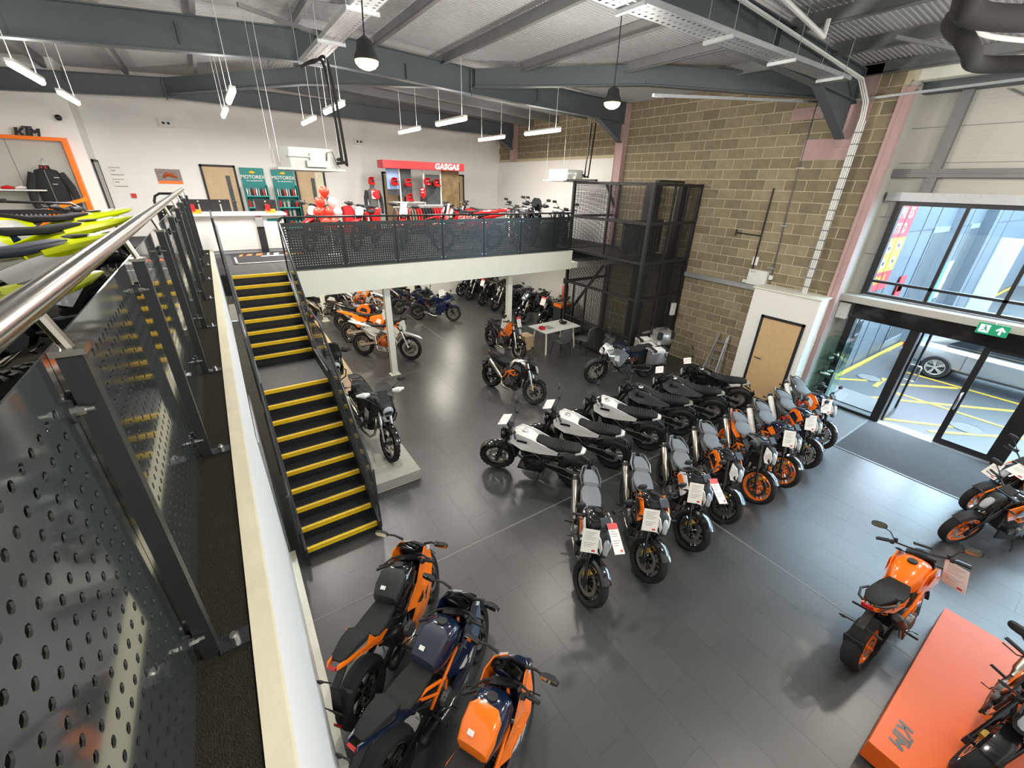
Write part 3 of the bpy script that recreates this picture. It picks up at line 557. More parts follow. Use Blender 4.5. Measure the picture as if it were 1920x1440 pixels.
part('case', MB().box(-.12, 0, -.25, .2, -.2, .16), 'plastic_white', o, False); part('socket', MB().box(-.06, 0, .2, .33, -.2, -.12), 'plastic_white', o, False); part('socket', MB().box(-.06, 0, -.36, -.28, -.02, .08), 'plastic_white', o, False); part('notice', MB().box(-.01, 0, .1, .24, .25, .45), 'paper', o, False); part('label_print', MB().box(-.122, -.12, .02, .16, .1, .12), 'paper_grey', o, False)
one('black_conduit', MB().cyl((XW-.03, 5.38, 2.96), (XW-.03, 5.4, 4.8), .018, 8).cyl((XW-.03, 5.38, 3.74), (XW-.03, 6.03, 3.76), .014, 8).cyl((XW-.03, 6.03, 3.68), (XW-.03, 6.03, 3.84), .018, 8), 'black_steel', 'black conduit with a side branch on the block wall', 'conduit')
o = one('blue_cable', MB().tube([(XW-.02, 4.88, 2.65), (XW-.02, 4.92, 3.6), (XW-.02, 4.97, 4.42), (XW-.02, 5.0, 6.4)], .012, 6), 'cladding', 'thin blue cable running up the block wall', 'cable')
for z in (3.04, 4.0, 5.2): part('clip', MB().box(XW-.04, XW-.01, 4.87, 5.03, z, z+.02), 'galv', o, False)
o = empty('cable_ladder', (0, 0, 0), 0, 'white cable run with ties climbing beside the pink column', 'cable run')
m = MB()
for k in range(3): m.tube([(XW-.25, 3.95+k*.035, 2.66), (XW-.25, 3.97+k*.035, 4.5), (XW-.25, 3.97+k*.035, 6.05), (XW-.32, 3.98+k*.035, 6.3), (XW-.8, 4.0+k*.035, 6.6), (9.2, 4.08+k*.02, 6.72), (6.0, 4.1+k*.02, 6.95)], .016, 6)
part('cable', m, 'pipe_white', o)
part('back_tray', MB().box(XW-.232, XW-.22, 3.93, 4.07, 2.66, 6.0), 'galv', o, False)
for k in range(16): part('tie', MB().box(XW-.27, XW-.23, 3.93, 4.06, 2.8+k*.2, 2.812+k*.2), 'black_steel', o, False)
o = empty('step_ladder', (10.75, 5.62, 0), 0, 'folded aluminium step ladder leaning on the block wall', 'ladder')
for y in (-.2, .2): part('rail', MB().beam((0, y, 0), (.22, y*.7, 1.15), .05, .025), 'galv', o, False); part('rear_leg', MB().beam((-.15, y, 0), (.2, y*.6, 1.1), .03, .02), 'galv', o, False)
for k in range(4): part('step', MB().beam((.04+k*.045, -.19, .22+k*.24), (.04+k*.045, .19, .22+k*.24), .08, .02), 'galv', o, False)
# glass display cabinet
o = empty('display_cabinet', (11.15, 3.1, 0), 0, 'glass display cabinet of levers and mirrors beside the entrance', 'cabinet')
part('glass_case', MB().box(-.3, .3, -.2, -.194, .1, 1.75).box(-.3, -.294, -.2, .2, .1, 1.75).box(.294, .3, -.2, .2, .1, 1.75), 'glass_green', o, False)
part('plinth', MB().box(-.3, .3, -.2, .2, 0, .1), 'plastic_white', o, False); part('top', MB().box(-.3, .3, -.2, .2, 1.75, 1.77), 'glass_green', o, False)
for z in (.5, .9, 1.3): part('shelf', MB().box(-.29, .29, -.19, .19, z, z+.008), 'glass_green', o, False)
for i, (z, c) in enumerate(((.1, 'blue_gloss'), (.51, 'black_gloss'), (.91, 'silver'), (1.31, 'silver'))):
    for j, x in enumerate((-.15, .12)):
        q = empty('accessory', (11.15+x, 3.1, z), j*.8+i, ('blue boxed', 'black chain', 'silver lever', 'silver mirror')[i]+' accessory on the '+('floor', 'low shelf', 'middle shelf', 'upper shelf')[i]+' of the glass cabinet', 'accessory', 'cabinet shelf %d goods' % i)
        part('body', MB().tube([(-.1, 0, .03), (0, .03, .05), (.1, 0, .04)], [.02, .035, .015], 8), c, q); part('end', MB().ball((.11, 0, .04), .03, 8, 6), 'black_gloss', q)
# ================================================================ motorcycles
class Bike:
    def __init__(s): s.p = []
    def add(s, name, mb, key, parent=None, smooth=True): s.p.append((name, mb.mesh(name, smooth), key, parent)); return s
def wheel(B, nm, cx, R, w, kind, disc=1, knob=False):
    c = (cx, 0, R); ri = R-w*.62 if kind != 'wire' else R-w*.75
    m = MB().lathe([(ri+.012, -w*.36), (ri-.012, -w*.33), (ri-.025, 0), (ri-.012, w*.33), (ri+.012, w*.36), (ri-.004, w*.2), (ri-.004, -w*.2)], c, 'y', 28, True)
    m.cyl((cx, -w*.42, R), (cx, w*.42, R), .04, 12).cyl((cx, -w*.62, R), (cx, w*.62, R), .014, 8)
    if kind == 'cast':
        for k in range(5):
            for d in (-.16, .16):
                a = 2*PI*k/5+.3; m.beam((cx+.035*math.cos(a+d*2), 0, R+.035*math.sin(a+d*2)), (cx+(ri-.01)*math.cos(a+d), 0, R+(ri-.01)*math.sin(a+d)), .022, .022, (0, 1, 0))
    B.add(nm+'_wheel', m, 'wheel')
    if kind == 'wire':
        m = MB()
        for k in range(20):
            a = 2*PI*k/20; s = (-1) ** k; m.cyl((cx+.04*math.cos(a+.5*s), .03*s, R+.04*math.sin(a+.5*s)), (cx+ri*math.cos(a), 0, R+ri*math.sin(a)), .0028, 4)
        B.add('spokes', m, 'chrome', nm+'_wheel')
    h = w/2; r0 = R-w*.62
    prof = [(r0, -h*.66), (r0+w*.16, -h*.9), (R-w*.28, -h), (R-w*.12, -h*.82), (R-w*.03, -h*.45), (R, 0), (R-w*.03, h*.45), (R-w*.12, h*.82), (R-w*.28, h), (r0+w*.16, h*.9), (r0, h*.66), (r0-.01, 0)]
    m = MB().lathe(prof, c, 'y', 36, True)
    if knob:
        for k in range(44):
            a = 2*PI*k/44
            for y in ((-.3, .3) if k % 2 else (-.6, 0, .6)):
                q = R+.004-abs(y)*w*.1; m.obox((cx+q*math.cos(a), y*h, R+q*math.sin(a)), Matrix.Rotation(-a, 3, 'Y'), (.008, .012, .011))
    B.add('tyre', m, 'tyre', nm+'_wheel')
    if disc:
        rd = .165 if nm == 'front' else .11; m = MB()
        for q in ((1, -1) if nm == 'front' else (-1,)):
            m.lathe([(rd, 0), (rd, .004), (rd*.72, .004), (rd*.72, 0)], (cx, q*(w*.34+.01)-.002, R), 'y', 24, True)
            for k in range(6): a = PI/3*k; m.beam((cx+.03*math.cos(a), q*(w*.34+.01), R+.03*math.sin(a)), (cx+rd*.74*math.cos(a), q*(w*.34+.01), R+rd*.74*math.sin(a)), .012, .004, (0, 1, 0))
        B.add('brake_disc', m, 'disc', nm+'_wheel')
def mud(cx, R, w, a0, a1, n=9, th=.006, lift=.025):
    rings = []
    for i in range(n):
        a = a0+(a1-a0)*i/(n-1); ca, sa = math.cos(a), math.sin(a); out = []
        for rr, yy in ((R+lift-.03, -w*.56), (R+lift, -w*.42), (R+lift+.01, 0), (R+lift, w*.42), (R+lift-.03, w*.56), (R+lift-.034, w*.5), (R+lift-.004, 0), (R+lift-.034, -w*.5)): out.append((cx+rr*ca, yy, R+rr*sa))
        rings.append(out)
    return MB().ring(rings)
def fork(B, ax, Rf, tx, tz, y=.095, r=.026, lower='fork', usd=True):
    a = Vector((ax, 0, Rf)); b = Vector((tx, 0, tz)); d = b-a
    for s in (-1, 1):
        o = Vector((0, s*y, 0)); mid = a+d*(.42 if usd else .5)
        B.add('fork_leg', MB().cyl(a+o-d*.03, mid+o, r*(.78 if usd else 1.15), 10).cyl(mid+o, b+o, r*(1.15 if usd else .8), 10), 'fork')
        B.add('fork_foot', MB().obox(a+o, Matrix.Identity(3), (.028, .02, .045)), 'black')
        B.add('brake_caliper', MB().obox(a+Vector((-.05, s*(y-.03), .1)), Matrix.Rotation(.4, 3, 'Y'), (.03, .025, .06)), 'caliper')
    B.add('triple_clamp', MB().obox(b, Matrix.Identity(3), (.035, y+.035, .015)).obox(a+d*.78, Matrix.Identity(3), (.04, y+.035, .018)).cyl(a+d*.76, b, .03, 10), 'black')
def bars(B, x, z, hw, pull=.1, rise=.05, mirrors=True, guards=False, low=False):
    if low:
        for s in (-1, 1): B.add('handlebar', MB().tube([(x, s*.1, z), (x-.02, s*.16, z+.01), (x-.12, s*hw, z-.03)], .011, 8), 'black')
    else:
        B.add('handlebar', MB().tube([(x-pull, -hw, z+rise), (x-pull*.6, -hw*.6, z+rise), (x, -.09, z), (x, .09, z), (x-pull*.6, hw*.6, z+rise), (x-pull, hw, z+rise)], .011, 8), 'bar')
    for s in (-1, 1):
        zz = z+(rise if not low else -.03); xx = x-(pull if not low else .12)
        B.add('grip', MB().cyl((xx+.045 if low else xx+.03, s*(hw-.125), zz), (xx-.005, s*(hw+.01), zz), .017, 10).cyl((xx+.03, s*(hw-.15), zz), (xx+.028, s*(hw-.115), zz), .028, 8), 'rubber')
        B.add('lever', MB().tube([(xx+.04, s*(hw-.14), zz-.005), (xx+.085, s*(hw-.09), zz-.012), (xx+.06, s*(hw+.005), zz-.015)], .006, 6), 'lever')
        B.add('brake_reservoir', MB().cyl((xx+.05, s*(hw-.16), zz+.01), (xx+.05, s*(hw-.16), zz+.045), .018, 10), 'black')
        if mirrors:
            B.add('mirror_stem', MB().tube([(xx+.04, s*(hw-.15), zz+.02), (xx+.07, s*(hw-.1), zz+.1), (xx+.05, s*(hw-.02), zz+.15)], .006, 6), 'black')
            m = MB().loft([(-.012, -.001, .001, .002), (-.01, -.04, .04, .075), (.012, -.034, .034, .065), (.022, -.01, .01, .02)], 12, 3)
            m.v = [(xx+.04+a, s*(hw-.0)+b, zz+.17+c) for a, b, c in m.v]; B.add('mirror', m, 'mirror_shell')
            m = MB().loft([(-.014, -.033, .033, .066), (-.012, -.034, .034, .067)], 12, 3); m.v = [(xx+.04+a, s*(hw-.0)+b, zz+.17+c) for a, b, c in m.v]; B.add('mirror_glass', m, 'mirror_glass', 'mirror')
        if guards:
            m = MB().plate([(xx-.02, zz+.05), (xx+.1, zz+.07), (xx+.13, zz), (xx+.08, zz-.08), (xx-.01, zz-.04)], hw+.03, .012, (s,)); m2 = MB().tube([(xx+.1, s*(hw-.2), zz-.01), (xx+.13, s*(hw-.1), zz), (xx+.1, s*(hw+.02), zz)], [.03, .055, .02], 8)
            B.add('hand_guard', m2, 'guard')
def engine(B, x=.0, z=.42, s=1., single=False):
    B.add('crankcase', MB().loft([(x-.24*s, z-.1*s, z+.08*s, .09), (x-.18*s, z-.15*s, z+.1*s, .14*s), (x+.02*s, z-.17*s, z+.1*s, .155*s), (x+.16*s, z-.13*s, z+.06*s, .14*s), (x+.2*s, z-.08*s, z+.02*s, .1)], 14, 3.4), 'engine')
    m = MB().loft([(x+.04*s, z+.04*s, z+.1*s, .1), (x+.05*s, z+.03*s, z+.3*s, .115, .25), (x+.2*s, z+.02*s, z+.32*s, .115, .25), (x+.24*s, z+.06*s, z+.25*s, .09, .25)], 12, 4)
    B.add('cylinder_head', m, 'engine2')
    f = MB()
    for k in range(5): f.obox((x+.13*s, 0, z+.1*s+k*.03), Matrix.Rotation(-.2, 3, 'Y'), (.1*s, .125, .005))
    B.add('cooling_fin', f, 'engine2', 'cylinder_head')
    for sd in (-1, 1):
        B.add('engine_cover', MB().cyl((x-.03*s, sd*.13*s, z-.04*s), (x-.03*s, sd*.19*s, z-.04*s), .095*s, 18, .08*s).cyl((x+.1*s, sd*.13*s, z-.05*s), (x+.1*s, sd*.172*s, z-.05*s), .055*s, 14), 'cover')
        b = MB()
        for k in range(6): a = PI/3*k; b.cyl((x-.03*s+.085*s*math.cos(a), sd*.17*s, z-.04*s+.085*s*math.sin(a)), (x-.03*s+.085*s*math.cos(a), sd*.182*s, z-.04*s+.085*s*math.sin(a)), .007, 6)
        B.add('cover_bolt', b, 'bolt', 'engine_cover')
    B.add('foot_peg', MB().cyl((x-.2, .12, z-.06), (x-.22, .3, z-.05), .014, 8), 'black'); B.add('foot_peg', MB().cyl((x-.2, -.12, z-.06), (x-.22, -.3, z-.05), .014, 8), 'black')
    B.add('gear_lever', MB().tube([(x-.18, .16, z-.1), (x-.05, .2, z-.12), (x-.05, .26, z-.12)], .006, 6), 'lever'); B.add('brake_pedal', MB().tube([(x-.18, -.16, z-.1), (x-.03, -.2, z-.14), (x-.03, -.26, z-.14)], .006, 6), 'lever')
    B.add('side_stand', MB().tube([(x-.12, .12, z-.2), (x-.07, .22, .06), (x-.04, .245, .012)], .011, 6).obox((x-.03, .25, .008), Matrix.Identity(3), (.03, .02, .006)), 'black')
def swing(B, rx, R, px=-.2, pz=.42, shock=True):
    for s in (-1, 1): B.add('swingarm', MB().beam((px, s*.1, pz), (rx-.03, s*.125, R), .03, .065), 'swing')
    B.add('sprocket', MB().lathe([(.1, 0), (.1, .006), (.05, .006), (.05, 0)], (rx, .1, R), 'y', 22, True), 'chain')
    B.add('chain', MB().beam((px+.06, .105, pz+.035), (rx, .105, R+.1), .012, .016).beam((px+.06, .105, pz-.03), (rx, .105, R-.1), .012, .016), 'chain')
    if shock:
        m = MB().cyl((px-.1, 0, pz+.04), (px-.2, 0, pz+.36), .028, 10); B.add('shock_absorber', m, 'black')
        pts = [(px-.1-.1*t/24+.04*math.cos(t*1.6)*0, .045*math.cos(t*1.57), pz+.08+.22*t/24) for t in range(25)]
        m = MB().tube([(px-.1-.1*t/28+.042*math.sin(t*PI/3), .042*math.cos(t*PI/3), pz+.08+.24*t/28) for t in range(29)], .007, 5); B.add('spring', m, 'spring', 'shock_absorber')
def trellis(B, key='frame'):
    for s in (-1, 1):
        B.add('frame_rail', MB().tube([(.42, s*.03, .86), (.2, s*.15, .74), (-.05, s*.16, .64), (-.2, s*.12, .44)], .016, 8).tube([(.4, s*.03, .72), (.14, s*.16, .58), (-.05, s*.16, .64)], .014, 8).tube([(.2, s*.15, .74), (.14, s*.16, .58)], .012, 6).tube([(.05, s*.155, .68), (-.03, s*.16, .5)], .012, 6), key)
def subframe(B, xe=-.72, ze=.82, key='black'):
    for s in (-1, 1): B.add('subframe', MB().tube([(-.1, s*.12, .68), (-.4, s*.1, .76), (xe, s*.07, ze)], .012, 6).tube([(-.18, s*.11, .48), (-.45, s*.1, .74)], .011, 6), key)
def plate_hanger(B, x=-.78, z=.74, l=.3):
    B.add('plate_hanger', MB().beam((x+.1, 0, z+.02), (x-.1, 0, z-.1), .07, .018).beam((x-.1, 0, z-.1), (x-.16, 0, z-l), .1, .012), 'black')
    B.add('number_plate', MB().obox((x-.165, 0, z-l*.9), Matrix.Rotation(-.3, 3, 'Y'), (.004, .09, .075)), 'black', 'plate_hanger')
    B.add('reflector', MB().obox((x-.2, 0, z-l*1.25), Matrix.Identity(3), (.006, .04, .015)), 'tail_light', 'plate_hanger')
    for s in (-1, 1): B.add('indicator', MB().tube([(x-.08, s*.05, z-.08), (x-.09, s*.12, z-.08), (x-.1, s*.15, z-.08), (x-.1, s*.19, z-.08)], [.007, .008, .018, .008], 8), 'black')
def front_ind(B, x, z, y=.12):
    for s in (-1, 1): B.add('indicator', MB().tube([(x, s*y, z), (x, s*(y+.06), z), (x, s*(y+.09), z), (x, s*(y+.13), z)], [.007, .008, .018, .008], 8), 'black')
def silencer(B, a, b, r, key='exhaust', header=True, y=-.19):
    a, b = Vector(a), Vector(b); d = b-a
    B.add('silencer', MB().tube([a, a+d*.08, a+d*.12, a+d*.85, a+d*.9, b], [r*.6, r*.75, r, r*1.05, r*.95, r*.7], 14), key)
    B.add('heat_shield', MB().tube([a+d*.88, a+d*.93, b+d*.02], [r*1.04, r*.98, r*.6], 14), 'black', 'silencer')
    if header:
        B.add('exhaust_header', MB().tube([(.3, -.06, .62), (.38, -.08, .5), (.36, -.1, .32), (.2, -.12, .2), (-.05, -.15, .2), (-.2, -.17, .26), a], [.022, .024, .024, .024, .024, .024, r*.6], 10), 'header')
def naked():
    B = Bike(); wheel(B, 'front', .69, .3, .12, 'cast'); wheel(B, 'rear', -.69, .31, .17, 'cast')
    fork(B, .69, .3, .42, .97); B.add('front_mudguard', mud(.69, .3, .13, .75, 2.3), 'mudguard')
    trellis(B); subframe(B); engine(B); swing(B, -.69, .31)
    B.add('radiator', MB().obox((.36, 0, .58), Matrix.Rotation(.25, 3, 'Y'), (.02, .13, .14)), 'black')
    B.add('fuel_tank', MB().loft([(-.1, .72, .8, .07), (-.06, .7, .86, .1), (.05, .68, .95, .145), (.2, .7, 1.0, .165), (.32, .74, .985, .15), (.4, .8, .93, .09)], 18, 2.9), 'tank')
    B.add('fuel_cap', MB().cyl((.18, 0, .99), (.18, 0, 1.008), .045, 16), 'black', 'fuel_tank')
    for s in (1, -1): B.add('tank_shroud', MB().plate([(.02, .74), (.12, .93), (.3, .97), (.5, .86), (.47, .74), (.36, .62), (.24, .68)], [.15, .165, .18, .17, .19, .17, .17], .014, (s,), .015), 'shroud', smooth=False)
    for s in (1, -1): B.add('decal', MB().plate([(.08, .78), (.2, .9), (.36, .86), (.38, .74), (.27, .76)], [.184, .199, .203, .203, .198], .004, (s,)), 'decal', 'tank_shroud', False)
    B.add('seat', MB().loft([(.0, .8, .84, .07), (-.05, .77, .845, .1), (-.2, .76, .83, .14), (-.34, .78, .84, .145), (-.42, .8, .88, .12), (-.44, .82, .88, .1)], 14, 3.2), 'seat')
    B.add('pillion_seat', MB().loft([(-.42, .84, .88, .08), (-.46, .84, .925, .115), (-.6, .87, .94, .11), (-.72, .89, .935, .075), (-.76, .9, .92, .04)], 14, 3.2), 'seat')
    for s in (1, -1): B.add('tail_panel', MB().plate([(-.12, .74), (-.4, .8), (-.78, .9), (-.84, .93), (-.8, .86), (-.45, .7), (-.2, .66)], [.13, .14, .07, .05, .06, .12, .13], .02, (s,)), 'tail', smooth=False)
    for s in (1, -1): B.add('grab_handle', MB().tube([(-.45, s*.13, .86), (-.6, s*.15, .9), (-.78, s*.1, .94), (-.82, s*.05, .94)], .012, 8), 'grab')
    B.add('tail_light', MB().obox((-.83, 0, .9), Matrix.Identity(3), (.012, .05, .016)), 'tail_light'); plate_hanger(B)
    B.add('headlight', MB().loft([(.47, .84, .98, .07), (.54, .78, .99, .09, -.1), (.62, .71, .96, .08, -.25), (.67, .71, .86, .05, -.3)], 12, 3), 'black')
    for s in (1, -1): B.add('headlight_wing', MB().plate([(.5, .96), (.6, .93), (.655, .84), (.665, .74), (.6, .72), (.54, .8)], [.1, .1, .075, .055, .085, .1], .016, (s,)), 'mask', 'headlight', False)
    B.add('headlight_lens', MB().loft([(.63, .74, .93, .05, -.28), (.665, .75, .91, .045, -.28), (.69, .76, .86, .02, -.28)], 12, 3), 'lamp', 'headlight')
    B.add('instrument', MB().obox((.47, 0, 1.07), Matrix.Rotation(.6, 3, 'Y'), (.055, .08, .012)), 'black'); B.add('display', MB().obox((.464, 0, 1.083), Matrix.Rotation(.6, 3, 'Y'), (.045, .068, .003)), 'lcd', 'instrument')
    bars(B, .4, 1.03, .38); front_ind(B, .52, .86)
    silencer(B, (-.22, -.16, .42), (-.68, -.2, .84), .052)
    B.add('belly_pan', MB().plate([(.3, .4), (.25, .22), (-.1, .16), (-.15, .3), (.1, .32)], .15, .02, (1, -1)), 'belly', smooth=False)
    return B
def scrambler():
    B = Bike(); wheel(B, 'front', .71, .31, .12, 'wire', knob=True); wheel(B, 'rear', -.71, .31, .16, 'wire', knob=True)
    fork(B, .71, .31, .43, .98); B.add('front_mudguard', mud(.71, .31, .13, .5, 2.4), 'mudguard'); trellis(B); subframe(B); engine(B); swing(B, -.71, .31)
    B.add('rear_mudguard', mud(-.71, .31, .15, .9, 2.6), 'black')
    B.add('radiator', MB().obox((.36, 0, .58), Matrix.Rotation(.25, 3, 'Y'), (.02, .12, .13)), 'black')
    B.add('fuel_tank', MB().loft([(-.12, .76, .82, .06), (-.06, .74, .88, .1), (.08, .74, .96, .14), (.24, .76, 1.0, .155), (.36, .8, .98, .12), (.42, .84, .93, .08)], 18, 3.4), 'tank')
    B.add('fuel_cap', MB().lathe([(.0, .012), (.035, .012), (.045, 0), (.06, 0), (.06, .006)], (.2, 0, .995), 'z', 18), 'gold', 'fuel_tank')
    for s in (1, -1):
        B.add('side_panel', MB().plate([(.42, .9), (.28, 1.0), (.05, .95), (-.42, .76), (-.4, .7), (-.1, .68), (.2, .7), (.4, .78)], [.13, .15, .155, .135, .135, .16, .18, .15], .014, (s,), .012), 'shroud', smooth=False)
        B.add('badge', MB().plate([(.28, .87), (.28, .91), (.1, .9), (.1, .86)], [.192, .19, .186, .188], .004, (s,)), 'badge', 'side_panel', False)
    B.add('seat', MB().loft([(-.0, .86, .89, .07), (-.06, .82, .92, .1), (-.2, .79, .875, .135), (-.45, .78, .86, .14), (-.7, .8, .875, .12), (-.78, .82, .865, .08)], 14, 3.4), 'seat')
    r = MB()
    for k in range(12): r.loft([(-.2-k*.045, .83, .872+.0, .12), (-.212-k*.045, .83, .88-.006*abs(k-6)/6, .125), (-.224-k*.045, .83, .872, .12)], 12, 3.4)
    B.add('seat_rib', r, 'seat', 'seat')
    B.add('tail_unit', MB().loft([(-.7, .74, .82, .11), (-.78, .77, .84, .1), (-.84, .79, .83, .07)], 12, 3), 'tail')
    B.add('tail_light', MB().obox((-.845, 0, .81), Matrix.Identity(3), (.01, .05, .014)), 'tail_light'); plate_hanger(B, -.82, .74, .25)
    B.add('headlight', MB().lathe([(.01, -.05), (.07, -.04), (.095, .0), (.1, .05), (.085, .06)], (.56, 0, .86), 'x', 20), 'mask'); B.add('headlight_lens', MB().lathe([(.088, .05), (.06, .068), (.01, .072)], (.56, 0, .86), 'x', 18), 'lamp', 'headlight')
    B.add('instrument', MB().cyl((.46, 0, 1.04), (.44, 0, 1.07), .06, 18), 'black'); bars(B, .41, 1.05, .39, .08, .07); front_ind(B, .5, .86)
    silencer(B, (-.25, -.16, .36), (-.7, -.19, .5), .055); B.add('bash_plate', MB().box(-.15, .3, -.1, .1, .2, .23), 'belly', smooth=False)
    return B
def sport():
    B = Bike(); wheel(B, 'front', .67, .3, .12, 'cast'); wheel(B, 'rear', -.67, .31, .17, 'cast')
    fork(B, .67, .3, .42, .9); B.add('front_mudguard', mud(.67, .3, .13, .3, 2.6), 'mudguard'); trellis(B); subframe(B, -.75, .88); engine(B); swing(B, -.67, .31)
    B.add('fuel_tank', MB().loft([(-.1, .72, .8, .1), (-.07, .7, .9, .125), (.05, .68, .975, .155), (.18, .7, 1.0, .165), (.3, .74, .97, .15), (.36, .8, .9, .09)], 18, 3.4), 'tank')
    B.add('tank_cover', MB().loft([(-.11, .8, .84, .1), (-.095, .78, .905, .132), (.0, .82, .965, .152), (.12, .9, 1.006, .15), (.17, .95, 1.003, .1)], 18, 4), 'tank_cover', 'fuel_tank')
    B.add('fuel_cap', MB().cyl((.23, 0, .985), (.235, 0, 1.0), .048, 16), 'black', 'fuel_tank'); B.add('warning_label', MB().obox((-.04, .03, .951), Matrix.Rotation(-.5, 3, 'Y'), (.018, .028, .002)), 'paper', 'fuel_tank')
    B.add('seat', MB().loft([(-.06, .77, .82, .1), (-.12, .75, .82, .125), (-.3, .76, .815, .15), (-.42, .78, .83, .145), (-.47, .8, .88, .12), (-.49, .83, .9, .1)], 14, 3.6), 'seat')
    B.add('pillion_seat', MB().loft([(-.46, .86, .91, .1), (-.5, .86, .955, .12), (-.62, .9, .985, .105), (-.76, .93, .985, .075), (-.8, .95, .975, .05)], 14, 3.6), 'seat')
    for s in (1, -1):
        B.add('tail_panel', MB().plate([(-.3, .74), (-.46, .83), (-.5, .93), (-.56, .87), (-.84, .98), (-.86, .95), (-.6, .8), (-.4, .7)], [.15, .14, .135, .13, .06, .06, .1, .13], .015, (s,)), 'tail', smooth=False)
        # side fairing: three facets sweeping back from the nose
        B.add('fairing', MB().plate([(.66, .86), (.52, 1.0), (.4, .97), (.22, .8), (-.02, .62), (.12, .54), (.3, .62), (.44, .64), (.58, .72)], [.12, .16, .19, .2, .17, .2, .225, .225, .18], .012, (s,), .018), 'fairing', smooth=False)
        B.add('lower_fairing', MB().plate([(.44, .64), (.3, .62), (.12, .54), (.0, .42), (-.16, .3), (-.05, .2), (.2, .22), (.36, .36), (.47, .52)], [.222, .222, .197, .19, .15, .14, .16, .19, .2], .012, (s,), .014), 'fairing2', smooth=False)
        B.add('decal', MB().plate([(.14, .575), (.26, .63), (.24, .55), (.36, .6), (.3, .45), (.22, .5)], [.208, .222, .214, .222, .2, .205], .004, (s,)), 'decal', 'lower_fairing', False)
        B.add('nose_stripe', MB().plate([(.68, .86), (.6, .94), (.56, .92), (.64, .82)], [.115, .145, .155, .13], .006, (s,)), 'white', 'fairing', False)
        B.add('frame_side', MB().tube([(-.06, s*.155, .66), (-.22, s*.14, .76), (-.46, s*.11, .8)], .016, 8).tube([(-.12, s*.15, .56), (-.34, s*.12, .76)], .014, 8), 'frame')
    B.add('nose', MB().loft([(.46, .86, .98, .14), (.54, .8, .99, .155), (.64, .77, .9, .12, -.2), (.72, .78, .84, .05, -.2)], 14, 2.8), 'nose')
    for s in (1, -1): B.add('headlight_lens', MB().plate([(.66, .86), (.71, .83), (.7, .79), (.64, .8)], [.1, .05, .05, .11], .02, (s,)), 'lamp', 'nose', False)
    B.add('windscreen', MB().ring([[(.4+.0*k, y, 1.1-abs(y)*.35+.01*t) for y in (-.12, -.08, 0, .08, .12)]+[(.4, y, 1.09-abs(y)*.35) for y in (.12, .08, 0, -.08, -.12)] for t, k in ((0, 0),)]+[[(x, y*w, z-abs(y)*d) for y in (-.12, -.08, 0, .08, .12)]+[(x-.004, y*w, z-.008-abs(y)*d) for y in (.12, .08, 0, -.08, -.12)] for x, z, w, d in ((.48, 1.08, 1.15, .45), (.57, 1.0, 1.25, .5), (.63, .93, 1.1, .5))]), 'screen')
    B.add('instrument', MB().obox((.46, 0, 1.0), Matrix.Rotation(.8, 3, 'Y'), (.05, .075, .012)), 'black'); B.add('display', MB().obox((.452, 0, 1.012), Matrix.Rotation(.8, 3, 'Y'), (.04, .062, .003)), 'lcd', 'instrument')
    bars(B, .4, .955, .32, mirrors=False, low=True)
    for s in (1, -1):
        B.add('mirror_arm', MB().tube([(.56, s*.14, 1.0), (.55, s*.24, 1.05), (.52, s*.33, 1.07)], [.016, .012, .012], 8), 'black')
        m = MB().loft([(-.012, -.03, .03, .08), (.015, -.035, .035, .085), (.04, -.01, .01, .04)], 12, 3); m.v = [(.51+a, s*.38+b, 1.08+c) for a, b, c in m.v]; B.add('mirror', m, 'mirror_shell')
        m = MB().loft([(-.016, -.026, .026, .075), (-.013, -.027, .027, .076)], 12, 3); m.v = [(.51+a, s*.38+b, 1.08+c) for a, b, c in m.v]; B.add('mirror_glass', m, 'mirror_glass', 'mirror')
    B.add('tail_light', MB().obox((-.86, 0, .95), Matrix.Identity(3), (.01, .04, .014)), 'tail_light'); plate_hanger(B, -.8, .84, .38)
    silencer(B, (-.15, -.13, .24), (-.42, -.17, .33), .055, 'engine')
    return B
